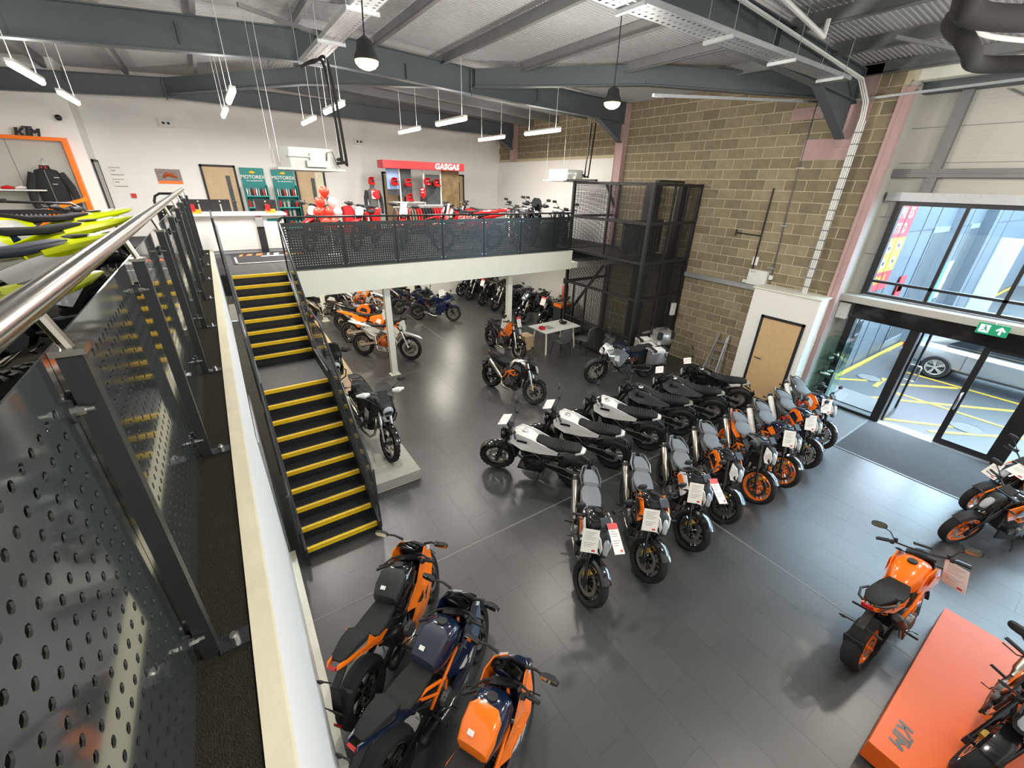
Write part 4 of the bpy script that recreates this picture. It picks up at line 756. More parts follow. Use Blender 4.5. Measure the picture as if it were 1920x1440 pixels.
def adventure(boxes):
    B = Bike(); wheel(B, 'front', .78, .335, .11, 'wire', knob=True); wheel(B, 'rear', -.76, .325, .15, 'wire', knob=True)
    fork(B, .78, .335, .46, 1.08); B.add('front_mudguard', mud(.78, .335, .12, .4, 2.5, lift=.04), 'mudguard'); trellis(B); subframe(B, -.8, .9); engine(B, 0, .46, 1.1); swing(B, -.76, .325)
    B.add('fuel_tank', MB().loft([(-.1, .8, .9, .1), (.0, .76, 1.0, .15), (.15, .74, 1.08, .19), (.32, .76, 1.1, .2), (.44, .84, 1.04, .14)], 18, 3), 'tank')
    for s in (1, -1):
        B.add('tank_shroud', MB().plate([(.0, .82), (.2, 1.0), (.44, 1.06), (.66, 1.0), (.6, .86), (.44, .62), (.25, .5), (.12, .62)], [.19, .22, .22, .12, .2, .24, .2, .2], .014, (s,), .018), 'shroud', smooth=False)
        B.add('decal', MB().plate([(.3, .72), (.34, .9), (.46, .86), (.44, .7)], [.256, .255, .24, .25], .004, (s,)), 'decal', 'tank_shroud', False)
        B.add('side_panel', MB().plate([(-.05, .72), (-.1, .86), (-.6, .94), (-.7, .9), (-.4, .76)], .13, .015, (s,)), 'tail', smooth=False)
    B.add('seat', MB().loft([(-.02, .88, .95, .1), (-.1, .84, .93, .13), (-.34, .85, .92, .15), (-.42, .87, .97, .14), (-.7, .9, .985, .125), (-.76, .92, .97, .08)], 14, 3.2), 'seat')
    B.add('luggage_rack', MB().tube([(-.5, .13, .95), (-.8, .12, 1.0), (-.98, .08, 1.0), (-.98, -.08, 1.0), (-.8, -.12, 1.0), (-.5, -.13, .95)], .014, 8).box(-.95, -.74, -.09, .09, .99, 1.01), 'rack')
    B.add('nose', MB().loft([(.46, .92, 1.1, .14), (.58, .86, 1.12, .15), (.7, .86, 1.0, .11, -.2), (.76, .88, .94, .05)], 14, 2.8), 'nose')
    B.add('headlight', MB().lathe([(.01, -.05), (.08, -.04), (.105, .0), (.1, .05)], (.68, 0, .93), 'x', 20), 'black'); B.add('headlight_lens', MB().lathe([(.095, .045), (.06, .066), (.01, .07)], (.68, 0, .93), 'x', 18), 'lamp', 'headlight')
    B.add('windscreen', MB().ring([[(x, y*w, z) for y in (-.12, -.07, 0, .07, .12)]+[(x-.005, y*w, z-.002) for y in (.12, .07, 0, -.07, -.12)] for x, z, w in ((.66, 1.1, 1.3), (.58, 1.2, 1.4), (.5, 1.32, 1.15), (.47, 1.38, .7))]), 'screen')
    B.add('instrument', MB().obox((.5, 0, 1.16), Matrix.Rotation(.9, 3, 'Y'), (.06, .08, .012)), 'black'); bars(B, .42, 1.13, .41, .1, .05, guards=True)
    B.add('tail_light', MB().obox((-.84, 0, .92), Matrix.Identity(3), (.012, .05, .016)), 'tail_light'); plate_hanger(B, -.82, .84, .3); silencer(B, (-.25, -.17, .45), (-.72, -.22, .68), .06)
    B.add('crash_bar', MB().tube([(.4, .1, .85), (.42, .3, .7), (.3, .32, .5), (.1, .2, .3)], .014, 8).tube([(.4, -.1, .85), (.42, -.3, .7), (.3, -.32, .5), (.1, -.2, .3)], .014, 8), 'black')
    if boxes:
        for s in (1, -1):
            q = MB().loft([(-.98, .62, .98, .11), (-.94, .6, 1.0, .13), (-.56, .6, 1.0, .13), (-.52, .62, .98, .11)], 16, 7); q.v = [(a, b+s*.32, c) for a, b, c in q.v]; B.add('pannier', q, 'silver')
            q = MB().loft([(-.985, .93, 1.02, .125), (-.52, .93, 1.02, .125)], 16, 7); q.v = [(a, b+s*.32, c) for a, b, c in q.v]; B.add('lid', q, 'white', 'pannier')
            for xx in (-.93, -.57): B.add('corner_guard', MB().box(xx-.05, xx+.05, s*.32-.135, s*.32+.135, .98, 1.03), 'black', 'pannier')
        B.add('top_box', MB().loft([(-1.2, 1.04, 1.32, .18), (-1.16, 1.02, 1.36, .21), (-.82, 1.02, 1.36, .21), (-.78, 1.04, 1.32, .18)], 16, 7), 'silver'); B.add('lid', MB().loft([(-1.21, 1.28, 1.38, .2), (-.77, 1.28, 1.38, .2)], 16, 7), 'silver', 'top_box')
        B.add('carry_handle', MB().tube([(-1.1, 0, 1.38), (-1.08, 0, 1.42), (-.9, 0, 1.42), (-.88, 0, 1.38)], .014, 8), 'black', 'top_box')
        for xx in (-1.17, -.81): B.add('corner_guard', MB().box(xx-.05, xx+.05, -.215, -.12, 1.2, 1.385).box(xx-.05, xx+.05, .12, .215, 1.2, 1.385), 'black', 'top_box')
    return B
def enduro():
    B = Bike(); wheel(B, 'front', .75, .345, .09, 'wire', knob=True); wheel(B, 'rear', -.73, .335, .12, 'wire', knob=True)
    fork(B, .75, .345, .45, 1.02, usd=True); trellis(B); subframe(B, -.7, .9); engine(B, .02, .46, .9); swing(B, -.73, .335, -.2, .46)
    B.add('front_mudguard', MB().loft([(.4, .78, .8, .05), (.5, .77, .82, .07), (.75, .75, .79, .075), (1.0, .7, .73, .06), (1.12, .66, .675, .03)], 12, 2.5), 'mudguard')
    B.add('fuel_tank', MB().loft([(-.02, .78, .92, .08), (.15, .74, .97, .12), (.3, .76, .99, .12), (.4, .82, .95, .08)], 14, 2.8), 'tank')
    B.add('fuel_cap', MB().cyl((.24, 0, .98), (.24, 0, 1.015), .04, 12), 'black', 'fuel_tank')
    for s in (1, -1):
        B.add('tank_shroud', MB().plate([(-.05, .78), (.15, .94), (.4, .96), (.52, .86), (.44, .7), (.28, .56), (.2, .7)], [.09, .12, .14, .17, .2, .16, .13], .01, (s,), .01), 'shroud', smooth=False)
        B.add('decal', MB().plate([(.2, .76), (.28, .88), (.42, .84), (.36, .7)], [.16, .16, .185, .19], .004, (s,)), 'decal', 'tank_shroud', False)
        B.add('number_panel', MB().plate([(-.1, .82), (-.3, .88), (-.62, .93), (-.58, .7), (-.4, .54), (-.26, .6)], [.1, .11, .09, .13, .15, .12], .01, (s,), .008), 'side', smooth=False)
    B.add('seat', MB().loft([(.3, .97, 1.0, .05), (.2, .95, 1.01, .07), (.0, .9, .97, .09), (-.3, .89, .955, .1), (-.55, .92, .975, .09), (-.64, .94, .965, .05)], 14, 3), 'seat')
    B.add('rear_mudguard', MB().loft([(-.4, .84, .94, .11), (-.62, .86, .97, .125), (-.85, .9, .985, .12), (-1.05, .945, .995, .09), (-1.16, .98, .99, .03)], 12, 2.6), 'tail')
    B.add('grip_recess', MB().loft([(-.64, .972, .984, .05), (-.68, .972, .992, .06), (-.76, .978, .99, .055)], 12, 2.2), 'black', 'rear_mudguard'); B.add('badge', MB().obox((-.9, 0, .989), Matrix.Rotation(.12, 3, 'Y'), (.035, .03, .003)), 'badge', 'rear_mudguard')
    B.add('front_plate', MB().loft([(.5, .84, 1.1, .1, -.25), (.515, .84, 1.1, .11, -.25), (.54, .9, 1.06, .07, -.25)], 12, 3), 'mask')
    B.add('headlight_lens', MB().obox((.58, 0, .93), Matrix.Rotation(-.25, 3, 'Y'), (.012, .06, .05)), 'lamp', 'front_plate')
    bars(B, .42, 1.09, .4, .08, .05, mirrors=False, guards=True); B.add('bar_pad', MB().cyl((.42, -.1, 1.12), (.42, .1, 1.12), .03, 10), 'seat', 'handlebar')
    silencer(B, (-.28, -.11, .62), (-.66, -.15, .82), .05)
    return B
KINDS_ = {}
DEF = dict(wheel='black_gloss', tyre='tyre', disc='steel', fork='black_gloss', black='black_matt', caliper='black_gloss', bar='black_matt', rubber='black_matt', lever='black_gloss', mirror_shell='black_matt', mirror_glass='mirror', guard='black_matt', engine='engine_black', engine2='engine_grey', cover='engine_grey', bolt='bolt', swing='engine_black', chain='galv_dark', spring='orange_gloss', frame='black_gloss', exhaust='steel', header='steel', tank='black_gloss', shroud='black_gloss', decal='white_gloss', seat='seat_black', tail='black_matt', grab='black_matt', tail_light='lamp_red', mask='black_gloss', lamp='lamp_clear', lcd='screen_lcd', mudguard='black_gloss', belly='black_matt', gold='gold', badge='white_gloss', fairing='orange_gloss', fairing2='navy', nose='black_gloss', screen='screen_smoke', paper='paper', white='white_gloss', chrome='chrome', tank_cover='black_matt', rack='white_gloss', silver='silver', side='white_gloss')
GEN = dict(naked=naked, scrambler=scrambler, sport=sport, adventure=lambda: adventure(False), tourer=lambda: adventure(True), enduro=enduro)
def bike(kind, front, rear, label, group, col=None, z=0., lean=6, name='motorcycle', steer=0):
    if kind not in KINDS_:
        B = GEN[kind](); xs = [p for p in B.p]; KINDS_[kind] = B.p
    C = dict(DEF); C.update(col or {})
    f, r = Vector((*front, 0)), Vector((*rear, 0)); mid = (f+r)/2; d = f-r
    e = empty(name, (mid.x, mid.y, z+(.012 if kind in ('scrambler', 'adventure', 'tourer', 'enduro') else .002)), math.atan2(d.y, d.x), label, 'motorcycle', group)
    e.rotation_euler = (-math.radians(lean)*1, 0, math.atan2(d.y, d.x)); made = {}
    for nm, me, key, par in KINDS_[kind]:
        o = link(nm, me, C[key], made.get(par, e) if par else e); made[nm] = o
        if steer and not par and ((nm in SN and not (kind == 'sport' and nm == 'mirror')) or nm in STEER[kind][4].split()):
            hx, hz, ax, az, _ = STEER[kind]; H = Vector((hx, 0, hz)); o.matrix_local = Matrix.Translation(H) @ Matrix.Rotation(math.radians(steer), 4, Vector((-ax, 0, -az))) @ Matrix.Translation(-H)
    return e
STEER = dict(naked=(.42, .97, .27, -.67, 'headlight instrument indicator_'), scrambler=(.43, .98, .28, -.67, 'headlight instrument'), sport=(.42, .9, .25, -.6, ''), adventure=(.46, 1.08, .32, -.75, ''), tourer=(.46, 1.08, .32, -.75, ''), enduro=(.45, 1.02, .3, -.68, 'front_plate'))
SN = set('front_wheel fork_leg fork_foot brake_caliper triple_clamp front_mudguard handlebar grip lever brake_reservoir mirror_stem mirror hand_guard'.split())
def ahead(front, ang, wb): return (front[0]-wb*math.cos(ang), front[1]-wb*math.sin(ang))
# ================================================================ bikes on the floor
CM = {}
def card_mesh(w, h):
    if (w, h) not in CM:
        body = MB().box(-.002, .002, -w/2, w/2, -h/2, h/2).mesh('card', False); ln = MB()
        for k in range(9):
            if k == 5: continue
            z = h*(.36-.075*k); ln.box(.002, .003, -w*.36, w*(.34-.12*((k*7) % 3)), z, z+h*.022)
        CM[(w, h)] = (body, ln.mesh('print', False), MB().box(.002, .0032, w*.15, w*.36, -h*.44, -h*.36).mesh('logo', False))
    return CM[(w, h)]
def card(b, loc, tilt, label, w=.2, h=.28, yaw=0, red=False, group=None):
    body, ln, lg_ = card_mesh(w, h)
    o = bpy.data.objects.new('price_card', None); COL.objects.link(o); o.empty_display_size = .05; tag(o, label, 'price card', group)
    bm4 = Matrix.LocRotScale(b.location, b.rotation_euler, None)
    o.matrix_world = bm4 @ Matrix.Translation(loc) @ Matrix.Rotation(yaw, 4, 'Z') @ Matrix.Rotation(tilt, 4, 'Y')
    link('card', body, 'paper', o); link('print', ln, 'paper_grey', o); link('logo', lg_, 'sign_red', o)
    if red: link('tab', MB().box(-.001, .0035, -w/2, w/2, h*.3, h/2).mesh('tab', False), 'sign_red', o)
    return o
NA = math.atan2(-.79, -.62)
NX = [2.85, 3.74, 4.69, 5.6, 6.5, 7.31, 8.24, 9.23]; NYs = [2.33, 2.16, 2.16, 2.21, 2.15, 2.13, 2.18, 2.31]
G1 = dict(tail_light='black_gloss', seat='seat_grey', grab='grey_gloss', tail='grey_gloss', caliper='gold', wheel='black_gloss')
O1 = dict(G1, shroud='orange_gloss', decal='black_gloss', mask='white_gloss', tank='black_gloss'); W1 = dict(G1, shroud='white_gloss', decal='orange_gloss', mask='white_gloss', tank='black_gloss')
cols = [W1, O1, W1, dict(O1, mask='white_gloss'), dict(G1, wheel='orange_gloss', frame='orange_gloss', tail='orange_gloss', tank='grey_gloss', shroud='black_gloss', decal='grey_gloss', mask='white_gloss'), dict(G1, wheel='orange_gloss', frame='orange_gloss', tank='navy', shroud='navy', decal='orange_gloss', mask='white_gloss', exhaust='white_gloss'), dict(G1, shroud='orange_gloss', tank='navy', decal='navy', mask='white_gloss', wheel='black_gloss', exhaust='white_gloss', frame='red_gloss', disc='silver'), dict(G1, shroud='orange_gloss', tank='navy', decal='white_gloss', mask='white_gloss', disc='silver', frame='red_gloss', exhaust='white_gloss')]
labs = ['white and black naked motorcycle nearest the stairs in the front row, red tabbed windscreen card', 'orange and black naked motorcycle second from the stairs in the front row', 'white and black naked motorcycle third in the front row, silver silencer', 'orange naked motorcycle with black wheels fourth in the front row', 'grey tanked naked motorcycle with bright orange wheels and orange trimmed seat', 'navy naked motorcycle with orange wheels and price card in the front row', 'navy and orange naked motorcycle next to last before the entrance', 'navy and orange naked motorcycle closest to the glass cabinet and entrance']
NB = []
for i in range(8):
    f = (NX[i], NYs[i]); NB.append(bike('naked', f, ahead(f, NA, 1.38), labs[i], 'naked bikes in the front row', cols[i], steer=30))
for i, nm in ((0, 'nearest the stairs'), (1, 'second from the stairs'), (2, 'third from the stairs'), (5, 'with orange wheels and navy tank'), (6, 'next to last before the entrance'), (7, 'closest to the entrance')):
    card(NB[i], (.64, -.13, .92), -.45, 'white price card on the front of the naked bike '+nm, yaw=.0, group='price cards in the front row')
card(NB[0], (.62, .16, 1.0), -1.1, 'white windscreen card with red end on the white naked bike nearest the stairs', .13, .36, .3, True)
card(NB[2], (.62, .16, 1.0), -1.1, 'white windscreen card with red end on the third naked bike', .13, .36, .3, True)
SA = math.atan2(.8, -.6)
SW = dict(gold='silver', tail_light='silver', tank='white_gloss', shroud='white_gloss', badge='black_gloss', tail='white_gloss', wheel='black_gloss', cover='engine_black', engine2='engine_black', exhaust='engine_black', header='engine_grey', spring='black_matt')
SK = dict(SW, tank='black_gloss', shroud='grey_gloss', badge='black_matt', tail='silver'); SK2 = dict(SW, tank='black_gloss', shroud='black_gloss', badge='black_matt', tail='silver')
SX = [3.33, 4.3, 5.33, 6.36, 7.36, 8.36]
sl = ['white scrambler motorcycle nearest the stairs with a tall windscreen card', 'white scrambler motorcycle second in its row with windscreen card', 'white scrambler motorcycle third in its row without a card', 'dark grey scrambler motorcycle beside the third white one', 'dark grey scrambler motorcycle in front of the silver panniers', 'black scrambler motorcycle furthest along, by the oak door']
SB = []
for i in range(6):
    f = (SX[i], 5.18+.03*i*(i < 4)); SB.append(bike('scrambler', f, ahead(f, SA, 1.42), sl[i], 'scramblers in the second row', (SW, SW, SW, SK, SK, SK2)[i], steer=14))
for i in (0, 1, 4, 5): card(SB[i], (.54, .03, 1.16), -1.3, ('white curved windscreen card on the first white scrambler', 'white curved windscreen card on the second white scrambler', '', '', 'white windscreen card on the dark grey scrambler near the panniers', 'white windscreen card on the black scrambler near the oak door')[i], .3, .16)
# loose bikes
N = 'motorcycles standing alone on the floor'
b = bike('naked', (5.37, 6.82), (4.99, 8.17), 'black naked motorcycle with grey tank and orange flashes in mid floor', N, dict(tank='silver', shroud='black_gloss', decal='grey_gloss', frame='orange_gloss', seat='seat_black', mask='black_gloss', caliper='gold', fork='silver', tail='black_gloss', disc='steel'), steer=20)
b = bike('naked', (6.63, 9.3), (6.52, 10.67), 'orange and black naked motorcycle with cards beside the white table', N, dict(frame='orange_gloss', shroud='orange_gloss', decal='orange_gloss', tank='orange_gloss', mask='grey_gloss', fork='silver', exhaust='engine_black'))
card(b, (.55, 0, 1.1), -.4, 'red topped card on the headlight of the orange bike by the table', .15, .3, 0, True); card(b, (.1, -.2, .95), -.2, 'white price card on the tank of the orange bike by the table', .16, .28, -1.2)
bike('tourer', (7.48, 6.93), (8.95, 6.48), 'white and blue adventure motorcycle with silver panniers and top box', N, dict(tank='blue_gloss', shroud='silver', decal='white_gloss', nose='white_gloss', screen='screen_clear', mudguard='black_matt', rack='white_gloss', tail='navy', guard='black_matt'))
b = bike('adventure', (1.66, 6.2), (1.52, 7.72), 'black adventure motorcycle with white hand guards on the grey plinth', N, dict(tank='black_matt', shroud='black_matt', decal='white_gloss', nose='black_matt', fork='silver', guard='white_gloss', screen='screen_clear', tail='black_matt', seat='seat_black', rack='black_matt'), .2)
b2 = bike('adventure', (1.35, 8.6), (1.25, 10.1), 'black motorcycle with a yellow and white card behind the stair railing', N, dict(tank='black_matt', shroud='black_gloss', decal='yellow_gloss', nose='black_gloss', rack='black_matt'), .22)
card(b2, (.5, 0, 1.2), -.3, 'white and yellow card on the bike behind the stair railing', .22, .32)
E1 = dict(tank='orange_gloss', shroud='orange_gloss', decal='white_gloss', side='white_gloss', tail='white_gloss', mudguard='white_gloss', frame='orange_gloss', wheel='black_gloss', fork='silver', engine='engine_orange', swing='silver', exhaust='silver', mask='white_gloss', badge='orange_gloss')
GE = 'dirt bikes under the upper floor'
b = bike('enduro', (3.86, 10.86), (2.84, 11.9), 'white and orange dirt bike with orange engine behind the white column', GE, dict(E1, shroud='white_gloss', cover='engine_orange')); card(b, (.62, -.1, 1.02), -.2, 'white price card on the white and orange dirt bike', .2, .28)
b = bike('enduro', (3.9, 12.1), (2.78, 13.15), 'orange dirt bike with white swingarm second from the column', GE, dict(E1, side='orange_gloss', tail='orange_gloss', decal='white_gloss', mudguard='orange_gloss', engine='engine_black')); card(b, (.5, -.2, 1.02), -.2, 'white price card on the second orange dirt bike', .2, .3)
bike('naked', (3.85, 13.5), (2.85, 14.5), 'orange tanked black motorcycle third from the column under the floor', GE, dict(tank='orange_gloss', shroud='orange_gloss', decal='black_gloss', grab='silver'))
bike('naked', (3.3, 15.6), (2.1, 16.2), 'black motorcycle with orange wheels at the rear under the floor', GE, dict(wheel='orange_gloss')); bike('enduro', (4.5, 15.9), (3.5, 16.9), 'dirt bike with orange rims deep under the upper floor', GE, dict(E1, wheel='orange_gloss'))
BS = dict(tank='blue_gloss', fairing='blue_gloss', fairing2='blue_gloss', nose='navy', tail='blue_gloss', decal='navy', tank_cover='navy', mudguard='blue_gloss', frame='black_gloss', exhaust='silver', white='navy', engine='engine_grey', screen='screen_clear')
GR = 'road bikes under the upper floor'
b = bike('sport', (6.7, 13.61), (5.56, 14.47), 'dark blue faired sports tourer under the upper floor', GR, BS); card(b, (.3, -.2, 1.02), -.1, 'white price card on the blue sports tourer', .2, .3, -1.2)
bike('sport', (6.35, 14.7), (5.2, 15.5), 'second blue black sports bike behind the dark blue sports tourer', GR, dict(BS, fairing='black_gloss')); b = bike('naked', (6.4, 15.9), (5.3, 16.75), 'black naked bike behind the orange ones near the rear wall', GR)
RA = math.atan2(-.25, -.97)
rn = ['black naked bike nearest the back wall in the dark row', 'black naked bike second from the back wall in the dark row', 'black naked bike with red topped card in the dark row', 'black scrambler with round lamp in the middle of the dark row', 'black naked bike just beyond the white column in the dark row', 'grey and black adventure bike behind the white column', 'black naked bike carrying a white card beside the lift']
for i, (f, kd) in enumerate((((8.7, 16.85), 'naked'), ((8.67, 16.05), 'naked'), ((8.73, 15.0), 'naked'), ((8.79, 14.04), 'scrambler'), ((8.68, 13.1), 'naked'), ((8.8, 12.2), 'adventure'), ((9.1, 11.35), 'naked'))):
    r = ahead(f, RA, 1.4)
    bb = bike(kd, f, (min(r[0], 10.6), min(r[1], 17.0)), rn[i], 'dark row of bikes under the upper floor', dict(tank=('black_gloss', 'navy', 'silver', 'grey_gloss')[i % 4], shroud='black_gloss', decal=('black_gloss', 'grey_gloss')[i % 2], mask='black_gloss', nose='grey_gloss', fork=('black_gloss', 'silver')[i % 2], screen='screen_clear'))
    if i in (2, 6): card(bb, (.68, -.1, .98), -.3, 'white price card with red corner on the '+('third bike of the dark row' if i == 2 else 'bike beside the lift'), .2, .3, 0, True)
# faired sports bikes in the foreground
RC = math.atan2(.46, .887); GS = 'faired sports bikes below the near upper floor'
rcol = [dict(tank='black_gloss', tank_cover='black_matt', fairing='orange_gloss', fairing2='orange_gloss', decal='black_gloss', tail='orange_gloss', frame='black_gloss', wheel='black_gloss'), dict(tank='navy', tank_cover='navy_matt', fairing='navy', fairing2='navy', decal='white_gloss', tail='navy', frame='orange_gloss', mudguard='navy', nose='black_gloss'), dict(tank='navy', tank_cover='orange_gloss', fairing='orange_gloss', fairing2='navy', decal='white_gloss', tail='orange_gloss', frame='orange_gloss', nose='navy', mudguard='navy')]
for i, (f, RC, l) in enumerate((((1.23, 3.43), .68, 'orange and black faired sports bike nearest the stair foot'), ((1.38, 2.5), .47, 'navy faired sports bike with white lettering between the two orange ones'), ((1.44, 1.7), .47, 'orange and navy faired sports bike at the bottom edge of the view'))):
    bike('sport', f, ahead(f, RC, 1.34), l, GS, rcol[i], steer=18)
# right foreground
GK = 'naked bikes beside the orange plinth'
b = bike('naked', (6.21, -.05), (4.84, .07), 'bright orange naked motorcycle seen from behind beside the orange plinth', GK, dict(tank='orange_gloss', shroud='orange_gloss', decal='orange_gloss', frame='orange_gloss', wheel='orange_gloss', tail='orange_gloss', mask='black_gloss', mirror_glass='mirror', exhaust='engine_black'), steer=12, lean=9)
card(b, (.42, -.3, .9), .15, 'large white card leaning on the bars of the bright orange bike', .22, .32, PI-.3)
b = bike('naked', (8.22, .0), (9.4, -.65), 'black and orange naked motorcycle facing the bright orange one', GK, dict(wheel='orange_gloss', tank='black_gloss', shroud='orange_gloss', decal='black_gloss', frame='orange_gloss', mudguard='black_matt'))
b = bike('naked', (9.46, .0), (10.6, -.65), 'black and orange naked motorcycle closest to the door with cards', GK, dict(wheel='orange_gloss', tank='orange_gloss', shroud='orange_gloss', decal='black_gloss', mudguard='black_matt'))
card(b, (.55, .1, 1.0), -.9, 'white price card on the naked bike closest to the door', .24, .3); card(b, (.66, -.1, .8), -.5, 'white sheet hanging low on the naked bike closest to the door', .2, .26)
b = bike('naked', (4.3, -.78), (5.68, -1.0), 'grey and black naked motorcycle with orange flashes on the orange plinth', GK, dict(wheel='black_gloss', tank='grey_gloss', shroud='black_gloss', decal='orange_gloss', mask='black_gloss', tail='grey_gloss', caliper='gold', frame='orange_gloss'), .28)
card(b, (.3, .3, .98), -1.2, 'white sheet on the tank of the bike on the orange plinth', .2, .3, .5)
# plinths
pl = empty('display_plinth', (0, 0, 0), 0, 'bright orange display plinth with dark letters at the front edge', 'plinth')
part('top', MB().box(3.85, 6.25, -1.75, -.27, .06, .28), 'plinth_orange', pl, False); part('foot', MB().box(3.9, 6.2, -1.7, -.32, 0, .06), 'black_matt', pl, False)
ktm(pl, face((4.17, -.43, .2805), (-1, .02, 0), (-.02, -1, 0)), .13, 'rail_post', .002)
pl = empty('display_plinth', (0, 0, 0), 0, 'grey concrete effect display plinth beside the stairs', 'plinth')
part('top', MB().box(1.12, 2.02, 5.63, 8.3, .03, .2), 'concrete', pl, False); part('foot', MB().box(1.14, 2.0, 5.65, 8.28, 0, .03), 'white_paint', pl, False)
pl = empty('display_plinth', (0, 0, 0), 0, 'low pale wooden display plinth running under the upper floor', 'plinth')
part('board', MB().add([(.2, 8.35, .2), (2.05, 8.35, .2), (2.2, 15.4, .2), (.2, 15.4, .2), (.2, 8.35, .22), (2.05, 8.35, .22), (2.2, 15.4, .22), (.2, 15.4, .22)], [(3, 2, 1, 0), (4, 5, 6, 7), (0, 1, 5, 4), (1, 2, 6, 5), (2, 3, 7, 6), (3, 0, 4, 7)]), 'wood_pale', pl, False)
part('foot', MB().box(.25, 1.98, 8.4, 15.3, 0, .2), 'black_matt', pl, False)
# table and chairs by the lift
t = empty('desk', (8.15, 9.5, 0), .03, 'white desk on slanted legs beside the lift cage', 'desk')
part('top', MB().box(-.72, .72, -.42, .42, .72, .745), 'plastic_white', t, False)
for x in (-.6, .6):
    for y in (-.32, .32): part('leg', MB().beam((x*.92, y*.8, .72), (x, y*1.1, 0), .04, .04), 'white_paint', t, False)
    part('cross_bar', MB().beam((x*.92, -.26, .7), (x*.92, .26, .7), .04, .03), 'white_paint', t, False)
one('desk_paper', MB().box(7.75, 8.0, 9.3, 9.62, .745, .75), 'paper_grey', 'grey leaflet lying on the white desk', 'leaflet', smooth=False)
one('desk_book', MB().box(7.52, 7.66, 9.35, 9.5, .745, .83), 'red_cloth', 'small red carton on the corner of the white desk', 'carton', smooth=False)
t = empty('telephone', (8.55, 9.55, .745), .4, 'black desk telephone on the white desk', 'telephone'); part('base', MB().loft([(-.1, 0, .02, .09), (.08, 0, .07, .09)], 12, 6), 'black_matt', t); part('handset', MB().tube([(-.08, .1, .06), (0, .1, .09), (.1, .1, .07)], [.03, .018, .03], 8), 'black_matt', t)
one('carton_box', MB().box(7.2, 7.55, 9.75, 10.15, 0, .45), 'wood_pale', 'brown cardboard box under the white desk', 'box', smooth=False)
for (x, y, rz, l) in ((8.0, 8.95, 0, 'grey shell chair tucked in front of the white desk'), (8.72, 8.72, .35, 'grey shell chair at the lift end of the white desk')):
    t = empty('desk_chair', (x, y, 0), rz, l, 'chair', 'chairs at the white desk')
    part('seat', MB().loft([(-.22, .45, .47, .2), (-.18, .44, .475, .22), (.2, .44, .47, .22), (.23, .45, .46, .18)], 14, 5), 'chair_grey', t)
    bk = MB().loft([(-.02, -.19, .19, .2), (0, -.2, .2, .22), (.02, -.19, .19, .2)], 16, 5); bk.v = [(b_, -.22+a-.12*c, .66+c) for a, b_, c in bk.v]; part('backrest', bk, 'chair_grey', t)
    for sx in (-1, 1):
        for sy in (-1, 1): part('leg', MB().cyl((sx*.17, sy*.16, .45), (sx*.22, sy*.23, 0), .011, 8), 'black_steel', t)
# ================================================================ lamps
def batten(x, y, label):
    t = empty('batten_lamp', (x, y, 6.02), 0, label, 'lamp', 'suspended batten lamps')
    part('body', MB().box(-.05, .05, -.78, .78, .05, .09), 'plastic_white', t, False)
    part('diffuser', MB().tube([(0, -.77, .02), (0, .77, .02)], .045, 10), 'lamp_emit', t)
    for k in (-.6, .6): part('suspension_wire', MB().cyl((0, k, .09), (0, k*1.02, zr(x)-6.02), .006, 5), 'plastic_white', t)
    L = bpy.data.lights.new('batten_light', 'AREA'); L.shape = 'RECTANGLE'; L.size = .1; L.size_y = 1.5; L.energy = 80; L.color = (1, .96, .91)
    U = bpy.data.lights.new('batten_uplight', 'AREA'); U.shape = 'RECTANGLE'; U.size = .1; U.size_y = 1.5; U.energy = 12; U.color = (1, .96, .91); u = bpy.data.objects.new('uplight', U); COL.objects.link(u); u.parent = t; u.location = (0, 0, .1); u.rotation_euler = (PI, 0, 0)
    o = bpy.data.objects.new('light', L); COL.objects.link(o); o.parent = t; o.location = (0, 0, -.04)
for i, (x, n) in enumerate(((-1.86, 'over the orange clothing display'), (.78, 'over the white counter'), (2.6, 'over the balloons'), (5.3, 'over the red sign'), (8.1, 'towards the block wall'))):
    batten(x, 10.6, 'front row batten lamp '+n); batten(x, 13.3, 'rear row batten lamp '+n)
def bay(x, y, label, z=5.87):
    t = empty('high_bay_lamp', (x, y, z), 0, label, 'lamp', 'round high bay lamps')
    part('reflector', MB().lathe([(.125, 0), (.125, .04), (.1, .08), (.08, .17), (.05, .19), (.01, .22)], (0, 0, 0), 'z', 20), 'black_matt', t)
    part('lens', MB().lathe([(.122, .0), (.115, -.03), (.085, -.06), (.04, -.078), (.005, -.08)], (0, 0, 0), 'z', 20), 'bay_emit', t)
    part('cable', MB().tube([(0, 0, .22), (.02, .01, .6), (-.02, 0, zr(x)-z)], .008, 6), 'black_matt', t)
    L = bpy.data.lights.new('bay_light', 'POINT'); L.shadow_soft_size = .16; L.energy = 200; L.color = (1, .95, .88)
    o = bpy.data.objects.new('light', L); COL.objects.link(o); o.parent = t; o.location = (0, 0, -.31)
bay(1.75, 5.45, 'glowing round high bay lamp above the stairs'); bay(5.42, 5.37, 'glowing round high bay lamp towards the block wall')
bay(1.75, -.2, 'added unseen high bay lamp above the near upper floor'); bay(5.42, -.2, 'added unseen high bay lamp above the orange bikes'); bay(9.1, -.3, 'added unseen high bay lamp above the entrance mat'); bay(-2.6, 4.5, 'added unseen high bay lamp above the yellow tailed bikes')  # assumed lamps outside the view, added to brighten the near floor and roof
